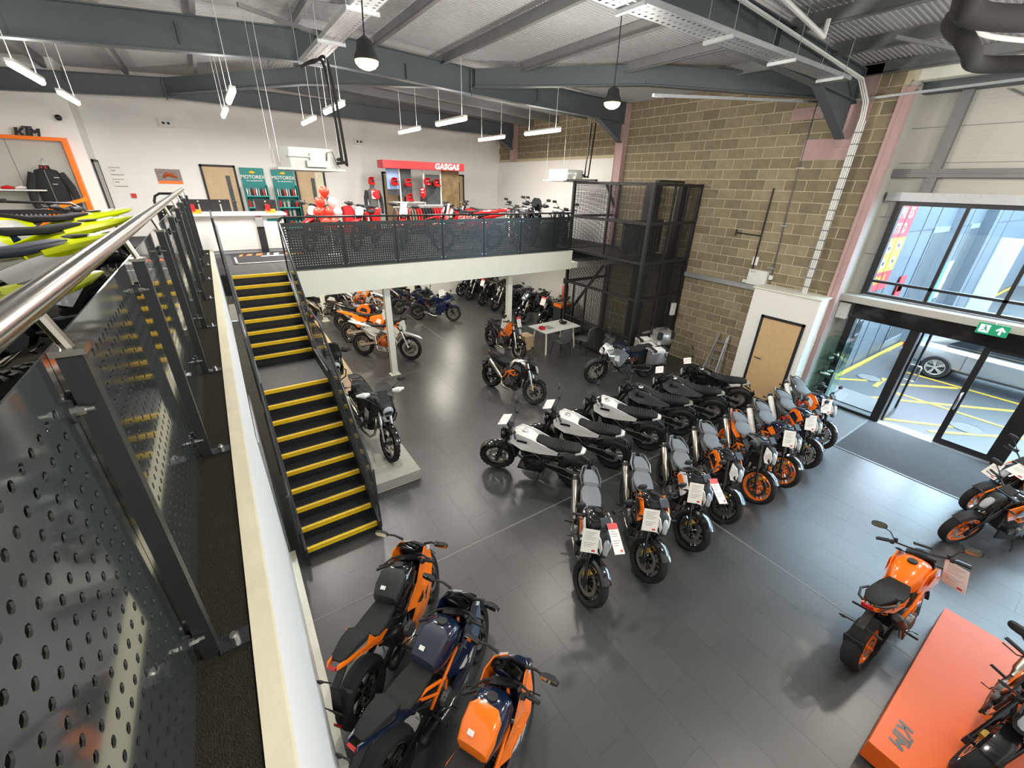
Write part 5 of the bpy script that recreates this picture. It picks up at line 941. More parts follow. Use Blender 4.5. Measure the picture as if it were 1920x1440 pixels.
for i, (x, y) in enumerate(((2.5, 12.3), (5.5, 12.3), (8.2, 12.3), (4.2, 15.2), (7.4, 15.2), (1.2, 14.5))):  # assumed hidden lamps, added to light the space below the upper floor
    t = empty('added_panel_lamp', (x, y, 2.425), 0, 'added unseen flush panel lamp under the upper floor, number %s from the stairs' % ('one', 'two', 'three', 'four', 'five', 'six')[i], 'lamp', 'added panel lamps under the upper floor')
    part('panel', MB().box(-.3, .3, -.3, .3, -.012, 0), 'lamp_emit', t, False)
    L = bpy.data.lights.new('added_panel_light', 'AREA'); L.size = .55; L.energy = 26; L.color = (1, .95, .86); o = bpy.data.objects.new('light', L); COL.objects.link(o); o.parent = t; o.location = (0, 0, -.02)
# ================================================================ ceiling services
def tray(a, b, label, mt='galv'):
    t = empty('cable_tray', (0, 0, 0), 0, label, 'cable tray', 'perforated cable trays'); a, b = Vector(a), Vector(b); d = (b-a).normalized(); s = Vector((-d.y, d.x, 0)); L = (b-a).length
    n = int(L/.1); m = MB()
    def fn(u, v, th): p = a+d*u+s*v; return (p.x, p.y, p.z+th)
    perf(m, fn, n, 3, .1, .022, 0, -.15, L, .15, .003); part('bed', m, mt, t, False)
    for q in (-.15, .15): part('side_rail', MB().beam(a+s*q+Vector((0, 0, .03)), b+s*q+Vector((0, 0, .03)), .006, .06), 'galv', t, False)
    for k in range(int(L/1.6)+1):
        p = a+d*(.3+k*1.6)
        if .3+k*1.6 > L: break
        part('bracket', MB().beam(p-s*.2-Vector((0, 0, .02)), p+s*.2-Vector((0, 0, .02)), .04, .04), 'galv', t, False)
        for q in (-.19, .19): part('hanger_rod', MB().cyl(p+s*q, p+s*q+Vector((0, 0, zr(p.x)-p.z)), .005, 5), 'galv', t)
tray((2.04, -2, 6.55), (2.04, 9.68, 6.55), 'perforated steel cable tray running over the staircase'); tray((2.2, 3.95, 6.42), (9.3, 3.95, 6.42), 'perforated steel cable tray along the nearest rafter', 'galv_dark')
def cassette(x, y, z, label, pipes):
    t = empty('air_conditioner', (x, y, z), 0, label, 'air conditioner', 'ceiling cassette units')
    part('fascia', MB().box(-.5, .5, -.5, .5, 0, .03), 'ac_white', t, False); part('grille', MB().box(-.3, .3, -.3, .3, -.012, 0), 'ac_white', t, False)
    part('casing', MB().prism([(-.42, -.3), (-.3, -.42), (.3, -.42), (.42, -.3), (.42, .3), (.3, .42), (-.3, .42), (-.42, .3)], 'z', .03, .32), 'ac_white', t, False)
    part('drain_pump', MB().box(-.02, .2, -.5, -.42, .1, .24).box(-.08, .22, -.54, -.42, .05, .14), 'ac_white', t, False)
    part('drain_pipe', MB().tube([(-.32, -.46, .2), (0, -.46, .2), (.02, -.46, .12)], .016, 8), 'pipe_white', t)
    part('wiring', MB().tube([(.22, -.48, .1), (.24, -.5, .26), (.32, -.5, .28), (.38, -.48, .1), (.42, -.46, .06)], .007, 6), 'black_matt', t)
    for px, py in ((-.45, -.4), (.45, -.4), (-.45, .4), (.45, .4)): part('suspension_wire', MB().cyl((px, py, .1), (px, py, zr(x)-z), .004, 5), 'galv', t)
    part('pipe', MB().tube(smooth(pipes[0]), .022, 8), 'foam_black', t); part('pipe', MB().tube(smooth(pipes[1]), .022, 8), 'foam_black', t)
cassette(1.5, 8.4, 4.83, 'white suspended air conditioning cassette over the stair head', ([(.4, -.42, .12), (.52, -.42, .14), (.55, -.42, .2), (.5, -.3, 1.45), (.45, .2, 1.6), (.4, .9, 1.65)], [(.4, -.42, .17), (.46, -.42, .19), (.48, -.42, .25), (.44, -.3, 1.42), (.39, .2, 1.56), (.34, .9, 1.61)]))
cassette(9.35, 10.9, 4.84, 'white suspended air conditioning cassette behind the lift cage', ([(.4, -.2, .15), (.7, -.2, .15), (.76, -.2, .25), (.86, -.2, 1.6)], [(.4, -.1, .2), (.66, -.1, .2), (.7, -.1, .3), (.8, -.1, 1.6)]))
o = empty('insulated_pipe', (0, 0, 0), 0, 'thick black insulated pipe bending through the roof space at top right', 'pipe')
part('loop', MB().tube(smooth([(6.6, 1.95, 6.35), (6.28, 1.85, 6.2), (6.1, 1.68, 6.05), (6.25, 1.62, 5.96), (6.9, 1.68, 5.96), (7.4, 1.3, 5.97), (8.6, .4, 5.97)]), .075, 14), 'foam_black', o); part('loop', MB().tube(smooth([(4.7, 1.4, 6.4), (4.95, 1.43, 6.08), (5.15, 1.44, 6.0), (5.5, 1.25, 5.98), (6.3, .6, 5.98), (7.2, -.2, 5.98)]), .085, 14), 'foam_black', o)
part('white_cable', MB().tube(smooth([(6.4, 1.8, 6.25), (6.3, 1.68, 6.14), (6.6, 1.55, 6.1), (7.4, 1.1, 6.1), (8.4, .3, 6.12)]), .022, 8).tube(smooth([(6.45, 1.75, 6.3), (6.35, 1.62, 6.2), (6.7, 1.48, 6.16), (7.5, 1.0, 6.16), (8.4, .25, 6.18)]), .02, 8), 'pipe_white', o)
one('drain_pipe', MB().tube([(4.2, 3.4, 6.95), (7.3, 3.5, 6.62), (7.36, 3.5, 6.6), (7.36, 3.5, 6.8)], .03, 8), 'pipe_white', 'white plastic pipe beside the nearest rafter', 'pipe')
one('strut_channel', MB().beam((8.0, 2.9, 6.6), (8.6, 2.2, 6.4), .04, .04), 'galv_dark', 'short dark strut hanging under the roof near the entrance', 'strut', smooth=False)
one('strut_channel', MB().beam((6.0, 5.1, 6.0), (10.8, 4.55, 6.35), .04, .04).beam((10.8, 4.55, 6.35), (11.4, 0, 6.5), .04, .04), 'galv', 'long thin conduit rail slanting below the diagonal roof beam', 'conduit', smooth=False)
one('conduit_rail', MB().beam((.9, 7.9, 6.75), (2.0, 8.5, 6.75), .04, .05).beam((.9, 7.5, 6.8), (2.2, 7.2, 6.85), .04, .05), 'purlin', 'grey channel pieces bracketed under the roof over the stairs', 'channel', smooth=False)
# ================================================================ back wall of the upper floor
def sdoor(x0, x1, label, ajar=False):
    t = empty('door', (x0, YB-.02, MZ), 0, label, 'door', 'oak doors in the back wall'); w = x1-x0
    for b_ in ((0, .06, -.03, .02, 0, 2.05), (w-.06, w, -.03, .02, 0, 2.05), (0, w, -.03, .02, 1.99, 2.05)): part('frame', MB().box(*b_), 'black_matt', t, False)
    if ajar: part('opening', MB().box(w*.66, w-.06, -.004, .004, 0, 1.99), 'cream', t, False)
    lf_ = part('leaf', MB().box(.06, w*.66 if ajar else w-.06, -.012, .004, 0, 1.99), 'wood_pale', t, False)
    q = w*.5 if ajar else w*.66; part('vision_panel', MB().box(q, q+.12, -.016, -.012, .6, 1.75), 'glass_green' if 0 else 'photo_dark', lf_, False); part('handle', MB().box(q+.02, q+.16, -.06, -.03, .98, 1.0), 'chrome', lf_, False)
sdoor(0.0, .95, 'closed oak door behind the counter monitors'); sdoor(2.68, 3.65, 'oak door standing ajar behind the balloons', True); sdoor(5.72, 6.6, 'oak door behind the dressed mannequin'); sdoor(8.3, 9.25, 'oak door right of the red sign display')
t = empty('door', (-2.34, 16.55, MZ), 0, 'narrow dark framed door in the short return wall', 'door'); part('frame', MB().box(0, .03, 0, .06, 0, 2.05).box(0, .03, .74, .8, 0, 2.05).box(0, .03, 0, .8, 1.99, 2.05), 'black_matt', t, False); part('leaf', MB().box(0, .02, .06, .74, 0, 1.99), 'panel_grey', t, False)
for x, n in ((1.05, 'beside the closed oak door'), (1.95, 'beside the door standing ajar')):
    t = empty('product_rack', (x, YB-.4, MZ), 0, 'teal branded oil and spray rack '+n, 'rack', 'teal product racks')
    part('back_panel', MB().box(0, .68, .3, .34, 0, 2.0), 'teal', t, False); part('side_panel', MB().box(0, .02, .0, .3, 0, 1.5), 'teal', t, False); part('side_panel', MB().box(.66, .68, .0, .3, 0, 1.5), 'teal', t, False)
    text('lettering', 'MOTOREX', .145, face((.34, .295, 1.73), (1, 0, 0), (0, 0, 1)), 'plastic_white', t, .002, 0, .003); part('subtitle_print', MB().box(.14, .22, .292, .298, 1.61, 1.635).box(.25, .6, .292, .298, 1.61, 1.635), 'galv', t, False)
    part('emblem', MB().loft([(-.09, -.01, .01, .01), (0, -.05, .05, .012), (.09, -.01, .01, .01)], 12, 2), 'yellow', t).location = (.34, .29, 1.87)
    for j, z in enumerate((.15, .5, .8, 1.15)):
        part('shelf', MB().box(.02, .66, .02, .3, z, z+.03), 'teal_light', t, False)
        for k in range(9 if j == 3 else 5):
            q = empty('bottle', (x+.07+k*(.068 if j == 3 else .13), YB-.28, MZ+z+.03), 0, ('spray can' if j == 3 else 'oil bottle')+' on shelf %s of the rack ' % ('four', 'three', 'two', 'one')[j]+n, 'bottle', 'goods on the teal racks')
            cc = ('paper_grey', 'black_matt', 'red', 'silver')[(k*5+j) % 4]
            part('body', MB().lathe([(.01, 0), (.025 if j == 3 else .045, 0), (.026 if j == 3 else .046, .17), (.012, .2), (.012, .23)], (0, 0, 0), 'z', 10), cc, q)
# counter
ct_ = empty('counter', (0, 0, 0), 0, 'white service counter with black kiosk slot at the stair head', 'counter')
part('worktop', MB().box(-.55, 1.58, 12.6, 13.4, MZ+.88, MZ+.93), 'plastic_white', ct_, False); part('front_panel', MB().box(-.5, .88, 12.72, 12.78, MZ+.08, MZ+.88), 'plastic_white', ct_, False); part('front_panel', MB().box(1.0, 1.55, 12.72, 12.78, MZ+.08, MZ+.88), 'plastic_white', ct_, False)
part('kiosk', MB().box(.86, 1.02, 12.66, 12.76, MZ, MZ+.62), 'black_matt', ct_, False); part('leaflet_holder', MB().box(.86, 1.02, 12.62, 12.72, MZ+.62, MZ+.84), 'galv', ct_, False); part('kick_plate', MB().box(-.5, 1.55, 12.74, 12.8, MZ, MZ+.08), 'galv', ct_, False); part('sticker', MB().box(1.12, 1.45, 12.715, 12.72, MZ+.74, MZ+.8), 'teal', ct_, False); part('side_panel', MB().box(1.5, 1.55, 12.72, 13.4, 0+MZ, MZ+.88), 'plastic_white', ct_, False)
for x0, x1, n in ((-.42, .0, 'left of two on the white counter'), (.02, .42, 'right of two on the white counter'), (.95, 1.42, 'beside the orange leaflets on the white counter')):
    t = empty('monitor', ((x0+x1)/2, 12.95, MZ+.93), 0, 'black computer monitor seen from behind, '+n, 'monitor', 'counter monitors'); w = (x1-x0)/2
    part('screen', MB().box(-w, w, -.02, .02, .03, .3), 'monitor', t, False); part('stand', MB().box(-.015, .015, -.05, -.02, 0, .2).box(-.08, .08, -.08, .05, 0, .01), 'silver', t, False); part('badge', MB().cyl((0, -.021, .26), (0, -.023, .26), .02, 12), 'silver', t)
for x, n in ((-.3, 'before the left monitor'), (1.25, 'before the right monitor')):
    t = empty('leaflet_stand', (x, 12.75, MZ+.93), 0, 'small orange leaflet stand '+n, 'leaflet stand'); part('base', MB().prism([(-.05, 0), (.05, 0), (.03, .09)], 'x', -.11, .11), 'ktm_orange', t, False); part('leaflets', MB().box(-.1, .0, -.01, .02, .05, .2), 'red', t, False)
one('dome_camera', MB().ball((-2.62, 16.3, 5.9), .07, 12, 8), 'black_gloss', 'small black dome camera high on the white display wall', 'camera'); 
for x, z, n in ((-.52, 6.05, 'above the race poster'), (5.0, 5.95, 'above the red sign')):
    t = empty('emergency_light', (x, YB-.03, z), 0, 'white twin spot emergency light '+n, 'light'); part('case', MB().box(-.17, .17, -.05, .02, -.1, .1), 'plastic_white', t, False)
    for k in (-.06, .06): part('spot', MB().cyl((k, -.05, 0), (k, -.07, 0), .035, 10), 'black_matt', t)
t = empty('race_poster', (-.82, YB-.02, 4.65), 0, 'race photograph poster with an orange lower band', 'poster'); part('photo', MB().box(-.3, .3, 0, .015, -.12, .2), 'poster_race', t, False); part('band', MB().box(-.3, .3, 0, .016, -.2, -.12), 'ktm_orange', t, False); part('rider', MB().tube([(-.15, -.003, -.03), (-.05, -.003, .06), (.08, -.003, .03), (.2, -.003, -.02)], [.03, .06, .05, .03], 8), 'engine_orange', t)
for z, n in ((4.75, 'upper'), (4.45, 'lower')):
    t = empty('notice_sheet', (-2.0, YB-.02, z), 0, n+' printed notice near the corner of the back wall', 'notice'); part('sheet', MB().box(-.15, .15, 0, .01, -.1, .12), 'paper', t, False); part('print', MB().box(-.14, .1, -.002, 0, .08, .1).box(-.14, .14, -.002, 0, -.1, -.08).box(-.12, -.02, -.002, 0, 0, .03), 'paper_grey', t, False)
one('fire_call_point', MB().box(-1.86, -1.74, YB-.04, YB, 4.05, 4.17), 'sign_red', 'red fire call point on the back wall', 'call point', smooth=False)
# printed rug at the stair head
o = one('logo_rug', MB().box(.15, 1.9, 11.0, 12.6, MZ+.001, MZ+.01), 'mat_black', 'black printed rug with orange and white print at the stair head', 'rug', smooth=False)
part('border', MB().box(.2, 1.85, 11.03, 11.1, MZ+.01, MZ+.012).box(.2, .24, 11.03, 12.0, MZ+.01, MZ+.012), 'panel_grey', o, False)
for x0, x1, y0, y1, c_ in ((.3, .42, 12.1, 12.42, 'ktm_orange'), (.46, .62, 12.15, 12.42, 'ktm_orange'), (.66, .84, 12.12, 12.45, 'ktm_orange'), (.9, 1.0, 12.12, 12.48, 'plastic_white'), (1.04, 1.2, 12.05, 12.4, 'plastic_white'), (.75, 1.3, 11.92, 12.02, 'plastic_white'), (1.3, 1.55, 12.0, 12.12, 'yellow'), (1.55, 1.75, 12.1, 12.3, 'ktm_orange')):
    part('print', MB().add([(x0, y0, MZ+.0105), (x1-.05, y0, MZ+.0105), (x1, y1, MZ+.0105), (x0+.05, y1, MZ+.0105), (x0, y0, MZ+.0125), (x1-.05, y0, MZ+.0125), (x1, y1, MZ+.0125), (x0+.05, y1, MZ+.0125)], [(3, 2, 1, 0), (4, 5, 6, 7), (0, 1, 5, 4), (1, 2, 6, 5), (2, 3, 7, 6), (3, 0, 4, 7)]), c_, o, False)
# balloons
for i, (x, z, c, l) in enumerate(((2.32, 4.43, 'balloon_red', 'top red balloon of the cluster'), (2.2, 4.2, 'balloon_red', 'upper red balloon below the top one'), (2.5, 4.18, 'balloon_white', 'upper white balloon of the cluster'), (2.12, 3.98, 'balloon_red', 'lower red balloon at the stair side of the cluster'), (2.36, 3.98, 'balloon_red', 'lower red balloon in the middle of the cluster'), (2.58, 3.96, 'balloon_white', 'lower white balloon of the cluster'), (2.25, 3.75, 'balloon_red', 'red balloon just behind the handrail'), (2.45, 3.74, 'balloon_red', 'red balloon at the foot of the cluster'))):
    y = 11.4+.06*(i % 3); t = empty('balloon', (x, y, z-.15), 0, l, 'balloon', 'balloon cluster')
    part('skin', MB().lathe([(.008, 0), (.03, .02), (.08, .07), (.115, .14), (.118, .19), (.09, .25), (.045, .28), (.005, .285)], (0, 0, 0), 'z', 18), c, t); part('knot', MB().lathe([(.012, -.02), (.005, 0)], (0, 0, 0), 'z', 8), c, t)
o = one('balloon_stand', MB().cyl((2.35, 11.45, MZ), (2.35, 11.45, MZ+.75), .012, 8).box(2.2, 2.5, 11.3, 11.6, MZ, MZ+.02), 'plastic_white', 'slim white stand holding the balloon cluster', 'stand')
# red sign display
YG = 15.6
g = empty('sign_display', (0, YG, 0), 0, 'red headed clothing display with white lettering', 'display')
part('header', MB().box(5.1, 8.15, -.3, .3, 5.1, 5.34), 'sign_red', g, False); text('lettering', 'GASGAS', .25, face((7.45, -.305, 5.21), (1, 0, 0), (0, 0, 1)), 'plastic_white', g, .004, .15, .012, spacing=1.05)
for a, b_, z0, z1, mm in ((5.3, 5.72, 4.45, 5.1, 'photo_sky'), (5.3, 5.72, 4.25, 4.45, 'photo_dark'), (5.78, 6.2, 4.2, 5.1, 'photo_dark'), (6.75, 7.3, 3.9, 4.95, 'photo_dark'), (7.35, 8.1, MZ, 5.1, 'photo_hill')): part('picture', MB().box(a, b_, .05, .08, z0, z1), mm, g, False)
for x in (5.75, 6.65, 7.32): part('upright', MB().box(x-.02, x+.02, .0, .05, MZ, 5.1), 'plastic_white', g, False)
part('shelf', MB().box(5.3, 6.5, -.25, .05, 4.02, 4.05), 'plastic_white', g, False); part('shelf', MB().box(6.3, 7.3, -.25, .05, 3.92, 3.95), 'plastic_white', g, False); part('hanging_rail', MB().cyl((5.35, -.2, 3.88), (7.25, -.2, 3.88), .014, 8), 'plastic_white', g)
def helmet(x, y, z, label, s=1.):
    t = empty('helmet', (x, y, z), 0, label, 'helmet', 'helmets on the red display')
    part('shell', MB().ball((0, 0, .14), .14*s, 14, 10, (.88, 1.05, 1)), 'helmet_red', t); part('chin_bar', MB().tube([(-.11*s, -.05, .07), (-.06*s, -.17, .05), (0, -.2, .045), (.06*s, -.17, .05), (.11*s, -.05, .07)], .03*s, 8), 'helmet_red', t)
    part('eye_port', MB().ball((0, -.085, .145), .085*s, 12, 8, (1.05, .8, .55)), 'black_gloss', t); part('peak', MB().plate([(-.02, 0)], 0, 0) if 0 else MB().add([(-.1, -.08, .23), (.1, -.08, .23), (.08, -.26, .25), (-.08, -.26, .25), (-.1, -.08, .24), (.1, -.08, .24), (.08, -.26, .26), (-.08, -.26, .26)], [(3, 2, 1, 0), (4, 5, 6, 7), (0, 1, 5, 4), (1, 2, 6, 5), (2, 3, 7, 6), (3, 0, 4, 7)]), 'helmet_red', t)
for x, z, l in ((5.5, 4.55, 'red helmet in front of the sky picture'), (6.0, 4.53, 'red helmet second along the display'), (6.72, 4.58, 'red helmet near the middle of the display'), (7.1, 4.54, 'red helmet next to the hillside picture'), (6.02, 4.05, 'red helmet low on the upper shelf')): helmet(x, YG-.12, z, l)
t = empty('body_protector', (6.55, YG-.1, 4.1), 0, 'red and black body protector hung under the helmets', 'body armour'); part('chest', MB().loft([(-.09, .1, .4, .06), (0, 0, .45, .1), (.09, .1, .4, .06)], 12, 2.5), 'helmet_red', t); part('straps', MB().box(-.1, .1, -.05, .05, -.05, .12), 'cloth_black', t, False)
for k in range(17):
    x = 5.42+k*.112; c = ('cloth_taupe', 'cloth_taupe', 'red_cloth', 'red_cloth', 'cloth_taupe', 'cloth_taupe', 'cloth_taupe', 'red_cloth', 'red_cloth', 'cloth_black', 'cloth_black', 'cloth_black', 'cloth_black', 'red_cloth', 'red_cloth', 'red_cloth', 'red_cloth')[k]
    t = empty('jacket', (x, YG-.2, 3.2), 0, {'cloth_taupe': 'brown', 'red_cloth': 'red', 'cloth_black': 'black'}[c]+' garment number %s from the mannequin on the display rail' % ('one two three four five six seven eight nine ten eleven twelve thirteen fourteen fifteen sixteen seventeen'.split()[k]), 'garment', 'garments on the display rail')
    part('body', MB().prism([(-.24, 0), (.24, 0), (.25, .4), (.14, .6), (.03, .64), (-.03, .64), (-.14, .6), (-.25, .4)], 'x', -.03, .03), c, t, False); part('sleeve', MB().prism([(-.25, .4), (-.14, .6), (-.2, .55), (-.34, .1), (-.26, .06)], 'x', -.035, .025), c, t, False); part('hanger', MB().tube([(0, 0, .62), (0, 0, .7), (0, .02, .71)], .005, 6), 'chrome', t)
# mannequin
t = empty('mannequin', (4.68, 15.4, MZ), 0, 'mannequin in red and black riding kit with red helmet', 'mannequin')
body = MB(); segs = lambda pts, rs: body.tube(pts, rs, 10)
segs([(0, 0, .85), (0, 0, 1.0), (0, .0, 1.2), (0, 0, 1.4), (0, 0, 1.5), (0, 0, 1.6)], [.15, .14, .17, .19, .07, .07])
part('torso', body, 'cloth_grey', t)
part('jersey_panel', MB().loft([(-.12, 1.18, 1.45, .05), (.0, 1.15, 1.46, .06), (.14, 1.18, 1.45, .05)], 12, 3), 'red_cloth', t).location = (.03, -.15, 0)
for s in (-1, 1):
    part('sleeve', MB().tube([(s*.18, 0, 1.42), (s*.25, -.02, 1.2), (s*.27, -.05, .98), (s*.25, -.1, .8)], [.075, .065, .055, .045], 8), 'cloth_black', t); part('glove', MB().ball((s*.25, -.11, .76), .055, 8, 6), 'cloth_black', t); part('trouser_leg', MB().tube([(s*.09, 0, .9), (s*.1, -.02, .5), (s*.1, 0, .1), (s*.1, -.05, .02)], [.1, .085, .07, .06], 8), 'red_cloth', t)
part('swing_tag', MB().box(-.09, .03, -.2, -.19, 1.18, 1.42), 'paper', t, False)
helmet(4.68, 15.4, MZ+1.58, 'red helmet on the mannequin', .9)
one('armchair', MB().loft([(3.75, MZ, MZ+.9, .25), (4.0, MZ, MZ+.95, .3), (4.3, MZ, MZ+.5, .3)], 14, 4), 'red_cloth', 'red upholstered seat by the back wall', 'seat').location = (0, 15.9, 0)
# display wall with orange frame and jacket
k = empty('clothing_display', (0, 16.3, 0), 0, 'orange framed grey wall display for riding jackets', 'display')
part('back_board', MB().box(-5, -2.75, .05, .08, MZ+.3, 5.38), 'panel_grey', k, False); part('frame', MB().box(-5, -2.62, -.1, .08, 5.38, 5.46), 'ktm_orange', k, False); part('frame', MB().box(-2.72, -2.62, -.1, .08, MZ, 5.38), 'ktm_orange', k, False)
part('board_joint', MB().box(-3.75, -3.74, .045, .05, MZ+.3, 5.38), 'galv_dark', k, False)
ktm(k, face((-3.28, -.05, 5.56), (1, 0, 0), (0, 0, 1)), .2, 'black_matt', .05); part('shelf', MB().box(-5, -3.3, -.35, .05, 4.25, 4.28), 'plastic_white', k, False)
for x, c, n in ((-4.0, 'red', 'red'), (-3.75, 'balloon_white', 'white'), (-3.5, 'red', 'second red')): one('accessory_box', MB().loft([(x-.1, 4.285, 4.34, .08), (x, 4.285, 4.37, .1), (x+.1, 4.285, 4.34, .08)], 10, 3), c, n+' accessory on the white shelf of the jacket display', 'accessory').location = (0, 16.15, 0)
t = empty('riding_jacket', (-3.2, 16.1, 3.95), 0, 'black riding jacket on a hanger in the orange framed display', 'jacket')
part('body', MB().loft([(-.27, .0, .62, .06), (-.2, -.05, .78, .1), (0, -.08, .84, .12), (.2, -.05, .78, .1), (.27, .0, .62, .06)], 14, 2.6), 'cloth_black', t)
for s in (-1, 1): part('sleeve', MB().tube([(s*.24, 0, .7), (s*.36, -.05, .4), (s*.4, -.1, .1), (s*.38, -.14, -.1)], [.09, .085, .075, .06], 10), 'cloth_black', t)
part('collar', MB().lathe([(.1, 0), (.09, .08), (.07, .08)], (0, 0, .8), 'z', 14), 'cloth_black', t); part('collar_lining', MB().box(-.05, .05, -.09, -.08, .8, .86), 'red', t, False); part('hanger', MB().tube([(0, 0, .86), (0, 0, 1.0), (.03, 0, 1.03), (.05, 0, 1.0)], .008, 6), 'chrome', t); part('zip', MB().box(-.008, .008, -.125, -.12, 0, .78), 'galv_dark', t, False)
for s, z in ((.1, .45), (.17, .6)): part('panel_seam', MB().box(s-.05, s+.05, -.125, -.115, z, z+.02), 'silver', t, False)
t = empty('work_stand', (-2.35, 12.4, MZ), 0, 'orange folding paddock stand beside the jacket display', 'stand'); part('frame', MB().tube([(-.3, -.2, 0), (-.25, -.2, .9), (.3, -.2, .95), (.35, -.2, .05)], .02, 6).tube([(-.3, .2, 0), (-.25, .2, .9), (.3, .2, .95), (.35, .2, .05)], .02, 6), 'orange_gloss', t); part('tray', MB().box(-.3, .35, -.25, .25, .93, 1.0), 'orange_gloss', t, False); part('folded_stand', MB().beam((-.3, 0, 1.05), (.3, .1, 1.25), .2, .06), 'orange_gloss', t, False)
# ================================================================ bikes on the upper floor
GY = 'yellow tailed dirt bikes on the raised platform'
YL = dict(tail='yellow_gloss', side='white_gloss', shroud='white_gloss', tank='yellow_gloss', decal='navy', seat='seat_black', badge='grey_gloss', mudguard='white_gloss', frame='blue_gloss', engine2='engine_black', mask='white_gloss', bar='black_matt')
for i, (tx, ty, l) in enumerate(((-.5, 2.72, 'yellow and white dirt bike nearest the camera on the platform'), (-.55, 4.76, 'navy seated yellow tailed dirt bike second along the platform'), (-.7, 6.2, 'black seated yellow tailed dirt bike third along the platform'), (-.86, 7.6, 'yellow tailed dirt bike furthest along the platform'))):
    A = math.atan2(-.72, -.69); c_ = Vector((math.cos(A), math.sin(A))); mid = Vector((tx, ty))+c_*1.16; f = mid+c_*.74; r = mid-c_*.74
    bike('enduro', tuple(f), tuple(r), l, GY, dict(YL, seat=('navy_matt' if i == 1 else 'seat_black'), side=('yellow_gloss', 'white_gloss', 'yellow_gloss', 'yellow_gloss')[i]), 3.3, 0)
bike('enduro', (-3.6, 8.5), (-4.7, 9.4), 'white and black dirt bike behind the yellow ones', GY, dict(side='white_gloss', tail='white_gloss', frame='black_gloss'), MZ)
bike('enduro', (-1.9, 10.9), (-3.3, 11.3), 'black dirt bike with orange parts near the jacket display', GY, dict(shroud='orange_gloss', side='orange_gloss', tail='orange_gloss'), MZ)
t = empty('screen_stand', (-2.6, 11.6, MZ), 0, 'black perforated stand panel in front of the jacket display', 'stand'); part('hoop', MB().tube([(-1.0, 0, 0), (-1.0, 0, 1.15), (-.9, 0, 1.25), (.45, 0, 1.2), (.6, 0, 1.1), (.75, 0, .5)], .022, 8), 'black_steel', t); part('panel', perf(MB(), lambda u, v, th: (u, th, v), 22, 13, .06, .016, -.95, .2, .5, 1.1, .004), 'black_steel', t, False)
GG = 'red dirt bikes behind the far balustrade'
RD = dict(tail='red_gloss', side='red_gloss', shroud='red_gloss', tank='red_gloss', decal='white_gloss', mudguard='red_gloss', frame='red_gloss', mask='white_gloss', badge='white_gloss')
for i, (x, y, l) in enumerate(((2.4, 13.0, 'red dirt bike behind the balloon cluster'), (3.5, 12.6, 'red dirt bike in front of the oak door'), (4.5, 12.3, 'red dirt bike with a card before the mannequin'), (5.9, 10.9, 'red dirt bike with white cards before the hillside picture'), (6.5, 12.5, 'red dirt bike with white front plate past the red display'), (7.5, 13.1, 'red dirt bike next to the dark road bikes'))):
    A = (-2.2, -2.2, -2.0, 2.95, 2.7, 2.6)[i]; d = Vector((math.cos(A), math.sin(A)))*.74
    bb = bike('enduro', (x+d.x, y+d.y), (x-d.x, y-d.y), l, GG, RD, MZ)
    if i == 3: text('lettering', 'GASGAS', .15, face((.1, .205, .9), (-1, 0, 0), (0, 0, 1)), 'plastic_white', bb, .003, .15, .004)
    if i in (2, 3): card(bb, (.6, 0, 1.08), -.2, 'white card on the red dirt bike before the '+('mannequin' if i == 2 else 'hillside picture'), .18, .3)
for i, (x, y, kd, l) in enumerate(((7.5, 10.9, 'naked', 'blue and black road bike with tall mirrors behind the balustrade'), (8.5, 11.6, 'adventure', 'dark adventure bike beside the white lining wall'), (9.5, 11.3, 'naked', 'dark bike nearest the lift on the upper floor'), (8.9, 13.2, 'naked', 'grey road bike with raised mirrors near the red display'), (9.9, 13.3, 'scrambler', 'black bike at the corner of the upper floor'))):
    A = (-2.0, -2.0, -2.0, -2.0, -2.0)[i]; d = Vector((math.cos(A), math.sin(A)))*.7
    bike(kd, (x+d.x, y+d.y), (x-d.x, y-d.y), l, 'dark bikes behind the far balustrade', dict(tank=('blue_gloss', 'black_gloss', 'navy', 'silver', 'black_gloss')[i]), MZ)
o = one('dust_cover', MB().loft([(-.6, 0, .6, .2), (-.5, 0, .95, .32), (0, 0, 1.05, .38), (.5, 0, .9, .3), (.65, 0, .5, .15)], 16, 2.6), 'cloth_black', 'black draped cover over a machine beside the lift', 'cover'); o.location = (8.38, 10.35, MZ); o.rotation_euler = (0, 0, 1.2); o.scale = (.7, .7, .85)
# ================================================================ parked car outside
CX = 16.25+.85
t = empty('car', (CX, 2.12-1.35, -.01), 0, 'silver coupe parked outside the glass door', 'car')
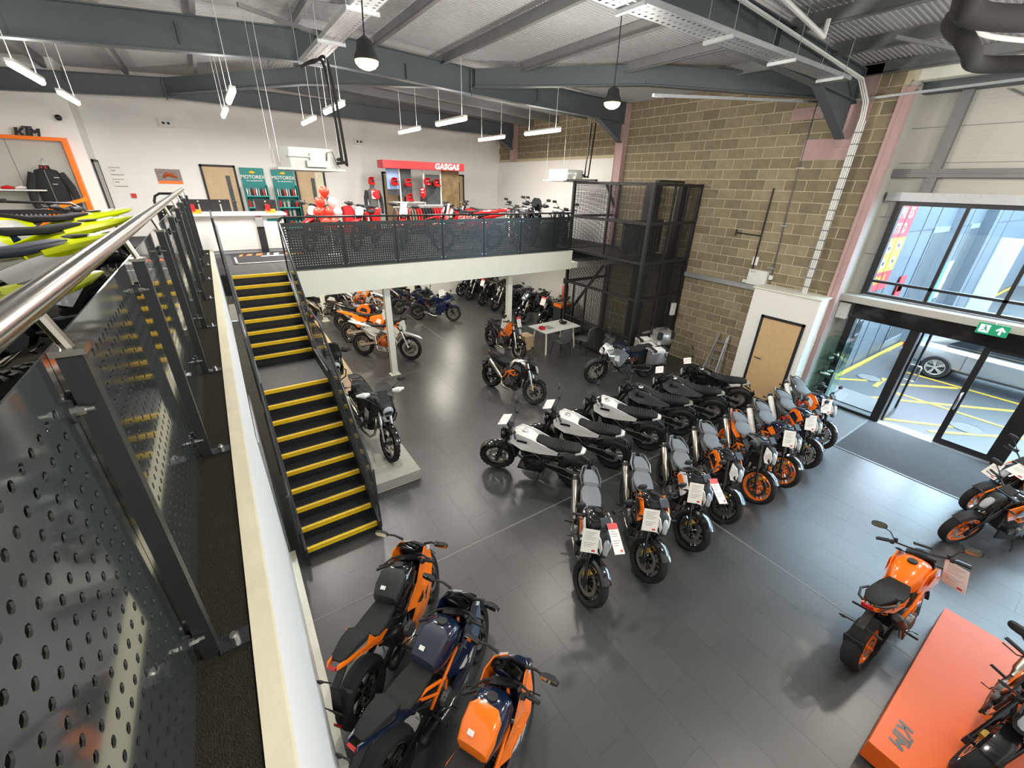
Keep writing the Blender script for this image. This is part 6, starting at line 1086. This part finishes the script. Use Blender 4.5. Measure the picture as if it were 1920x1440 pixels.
# body lofted along y (length 4.4): use local x=-y
def carloft(secs, p=3.2): m = MB().loft(secs, 18, p); m.v = [(b_, a, c) for a, b_, c in m.v]; return m
part('body', carloft([(2.25, .45, .75, .6), (2.2, .32, .95, .78), (1.7, .24, 1.0, .86), (.6, .22, .98, .89), (-.8, .22, .95, .89), (-1.8, .24, .86, .86), (-2.2, .3, .72, .74), (-2.28, .4, .6, .6)], 4), 'car_silver', t)
part('cabin', carloft([(1.75, .9, .98, .7), (1.0, .9, 1.36, .66), (.3, .9, 1.42, .64), (-.4, .9, 1.38, .64), (-1.25, .88, .95, .7)], 4), 'car_silver', t)
part('side_window', MB().prism([(1.35, 1.0), (.95, 1.3), (.3, 1.36), (-.35, 1.32), (-.95, .99)], 'x', -.735, -.64), 'car_glass', t, False)
part('window_trim', MB().beam((-.74, 1.4, .985), (-.74, -1.0, .975), .01, .02), 'chrome', t, False); part('door_line', MB().box(-.893, -.885, -.6, -.59, .35, .95).box(-.893, -.885, .85, .86, .4, .98), 'black_matt', t, False); part('door_handle', MB().box(-.91, -.885, .55, .75, .8, .83), 'car_silver', t, False)
part('tail_lamp', MB().box(-.8, -.45, 2.1, 2.24, .68, .82), 'lamp_red', t, False); part('bumper', carloft([(2.3, .3, .55, .6), (2.2, .26, .58, .84), (2.0, .26, .58, .87)], 4), 'car_silver', t)
for y in (1.35, -1.35):
    for sx in (-.8, .8):
        w = part('tyre', MB().lathe([(.22, -.1), (.3, -.11), (.325, -.08), (.33, 0), (.325, .08), (.3, .11), (.22, .1)], (sx, y, .33), 'x', 28, True), 'tyre', t)
        m = MB().lathe([(.225, -.1), (.2, -.09), (.21, .05)], (sx, y, .33), 'x', 28)
        s = -1 if sx < 0 else 1
        for k in range(5):
            for dd in (-.12, .12): a = 2*PI*k/5+dd; m.beam((sx+s*.09, y+.03*math.cos(a), .33+.03*math.sin(a)), (sx+s*.1, y+.215*math.cos(a), .33+.215*math.sin(a)), .03, .03, (1, 0, 0))
        m.cyl((sx+s*.08, y, .33), (sx+s*.105, y, .33), .045, 12); part('alloy_wheel', m, 'silver', w)
        part('wheel_arch', MB().lathe([(.36, -.02), (.36, .1), (.33, .1)], (sx+s*(-.0)-.0+(-.09 if s > 0 else -.0), y, .33), 'x', 24), 'black_matt', w)
bike('naked', (20.2, 1.9), (21.4, 2.6), 'blue motorcycle parked in the yard outside the upper window', 'vehicles outside', dict(tank='blue_gloss', shroud='blue_gloss', wheel='blue_gloss'))
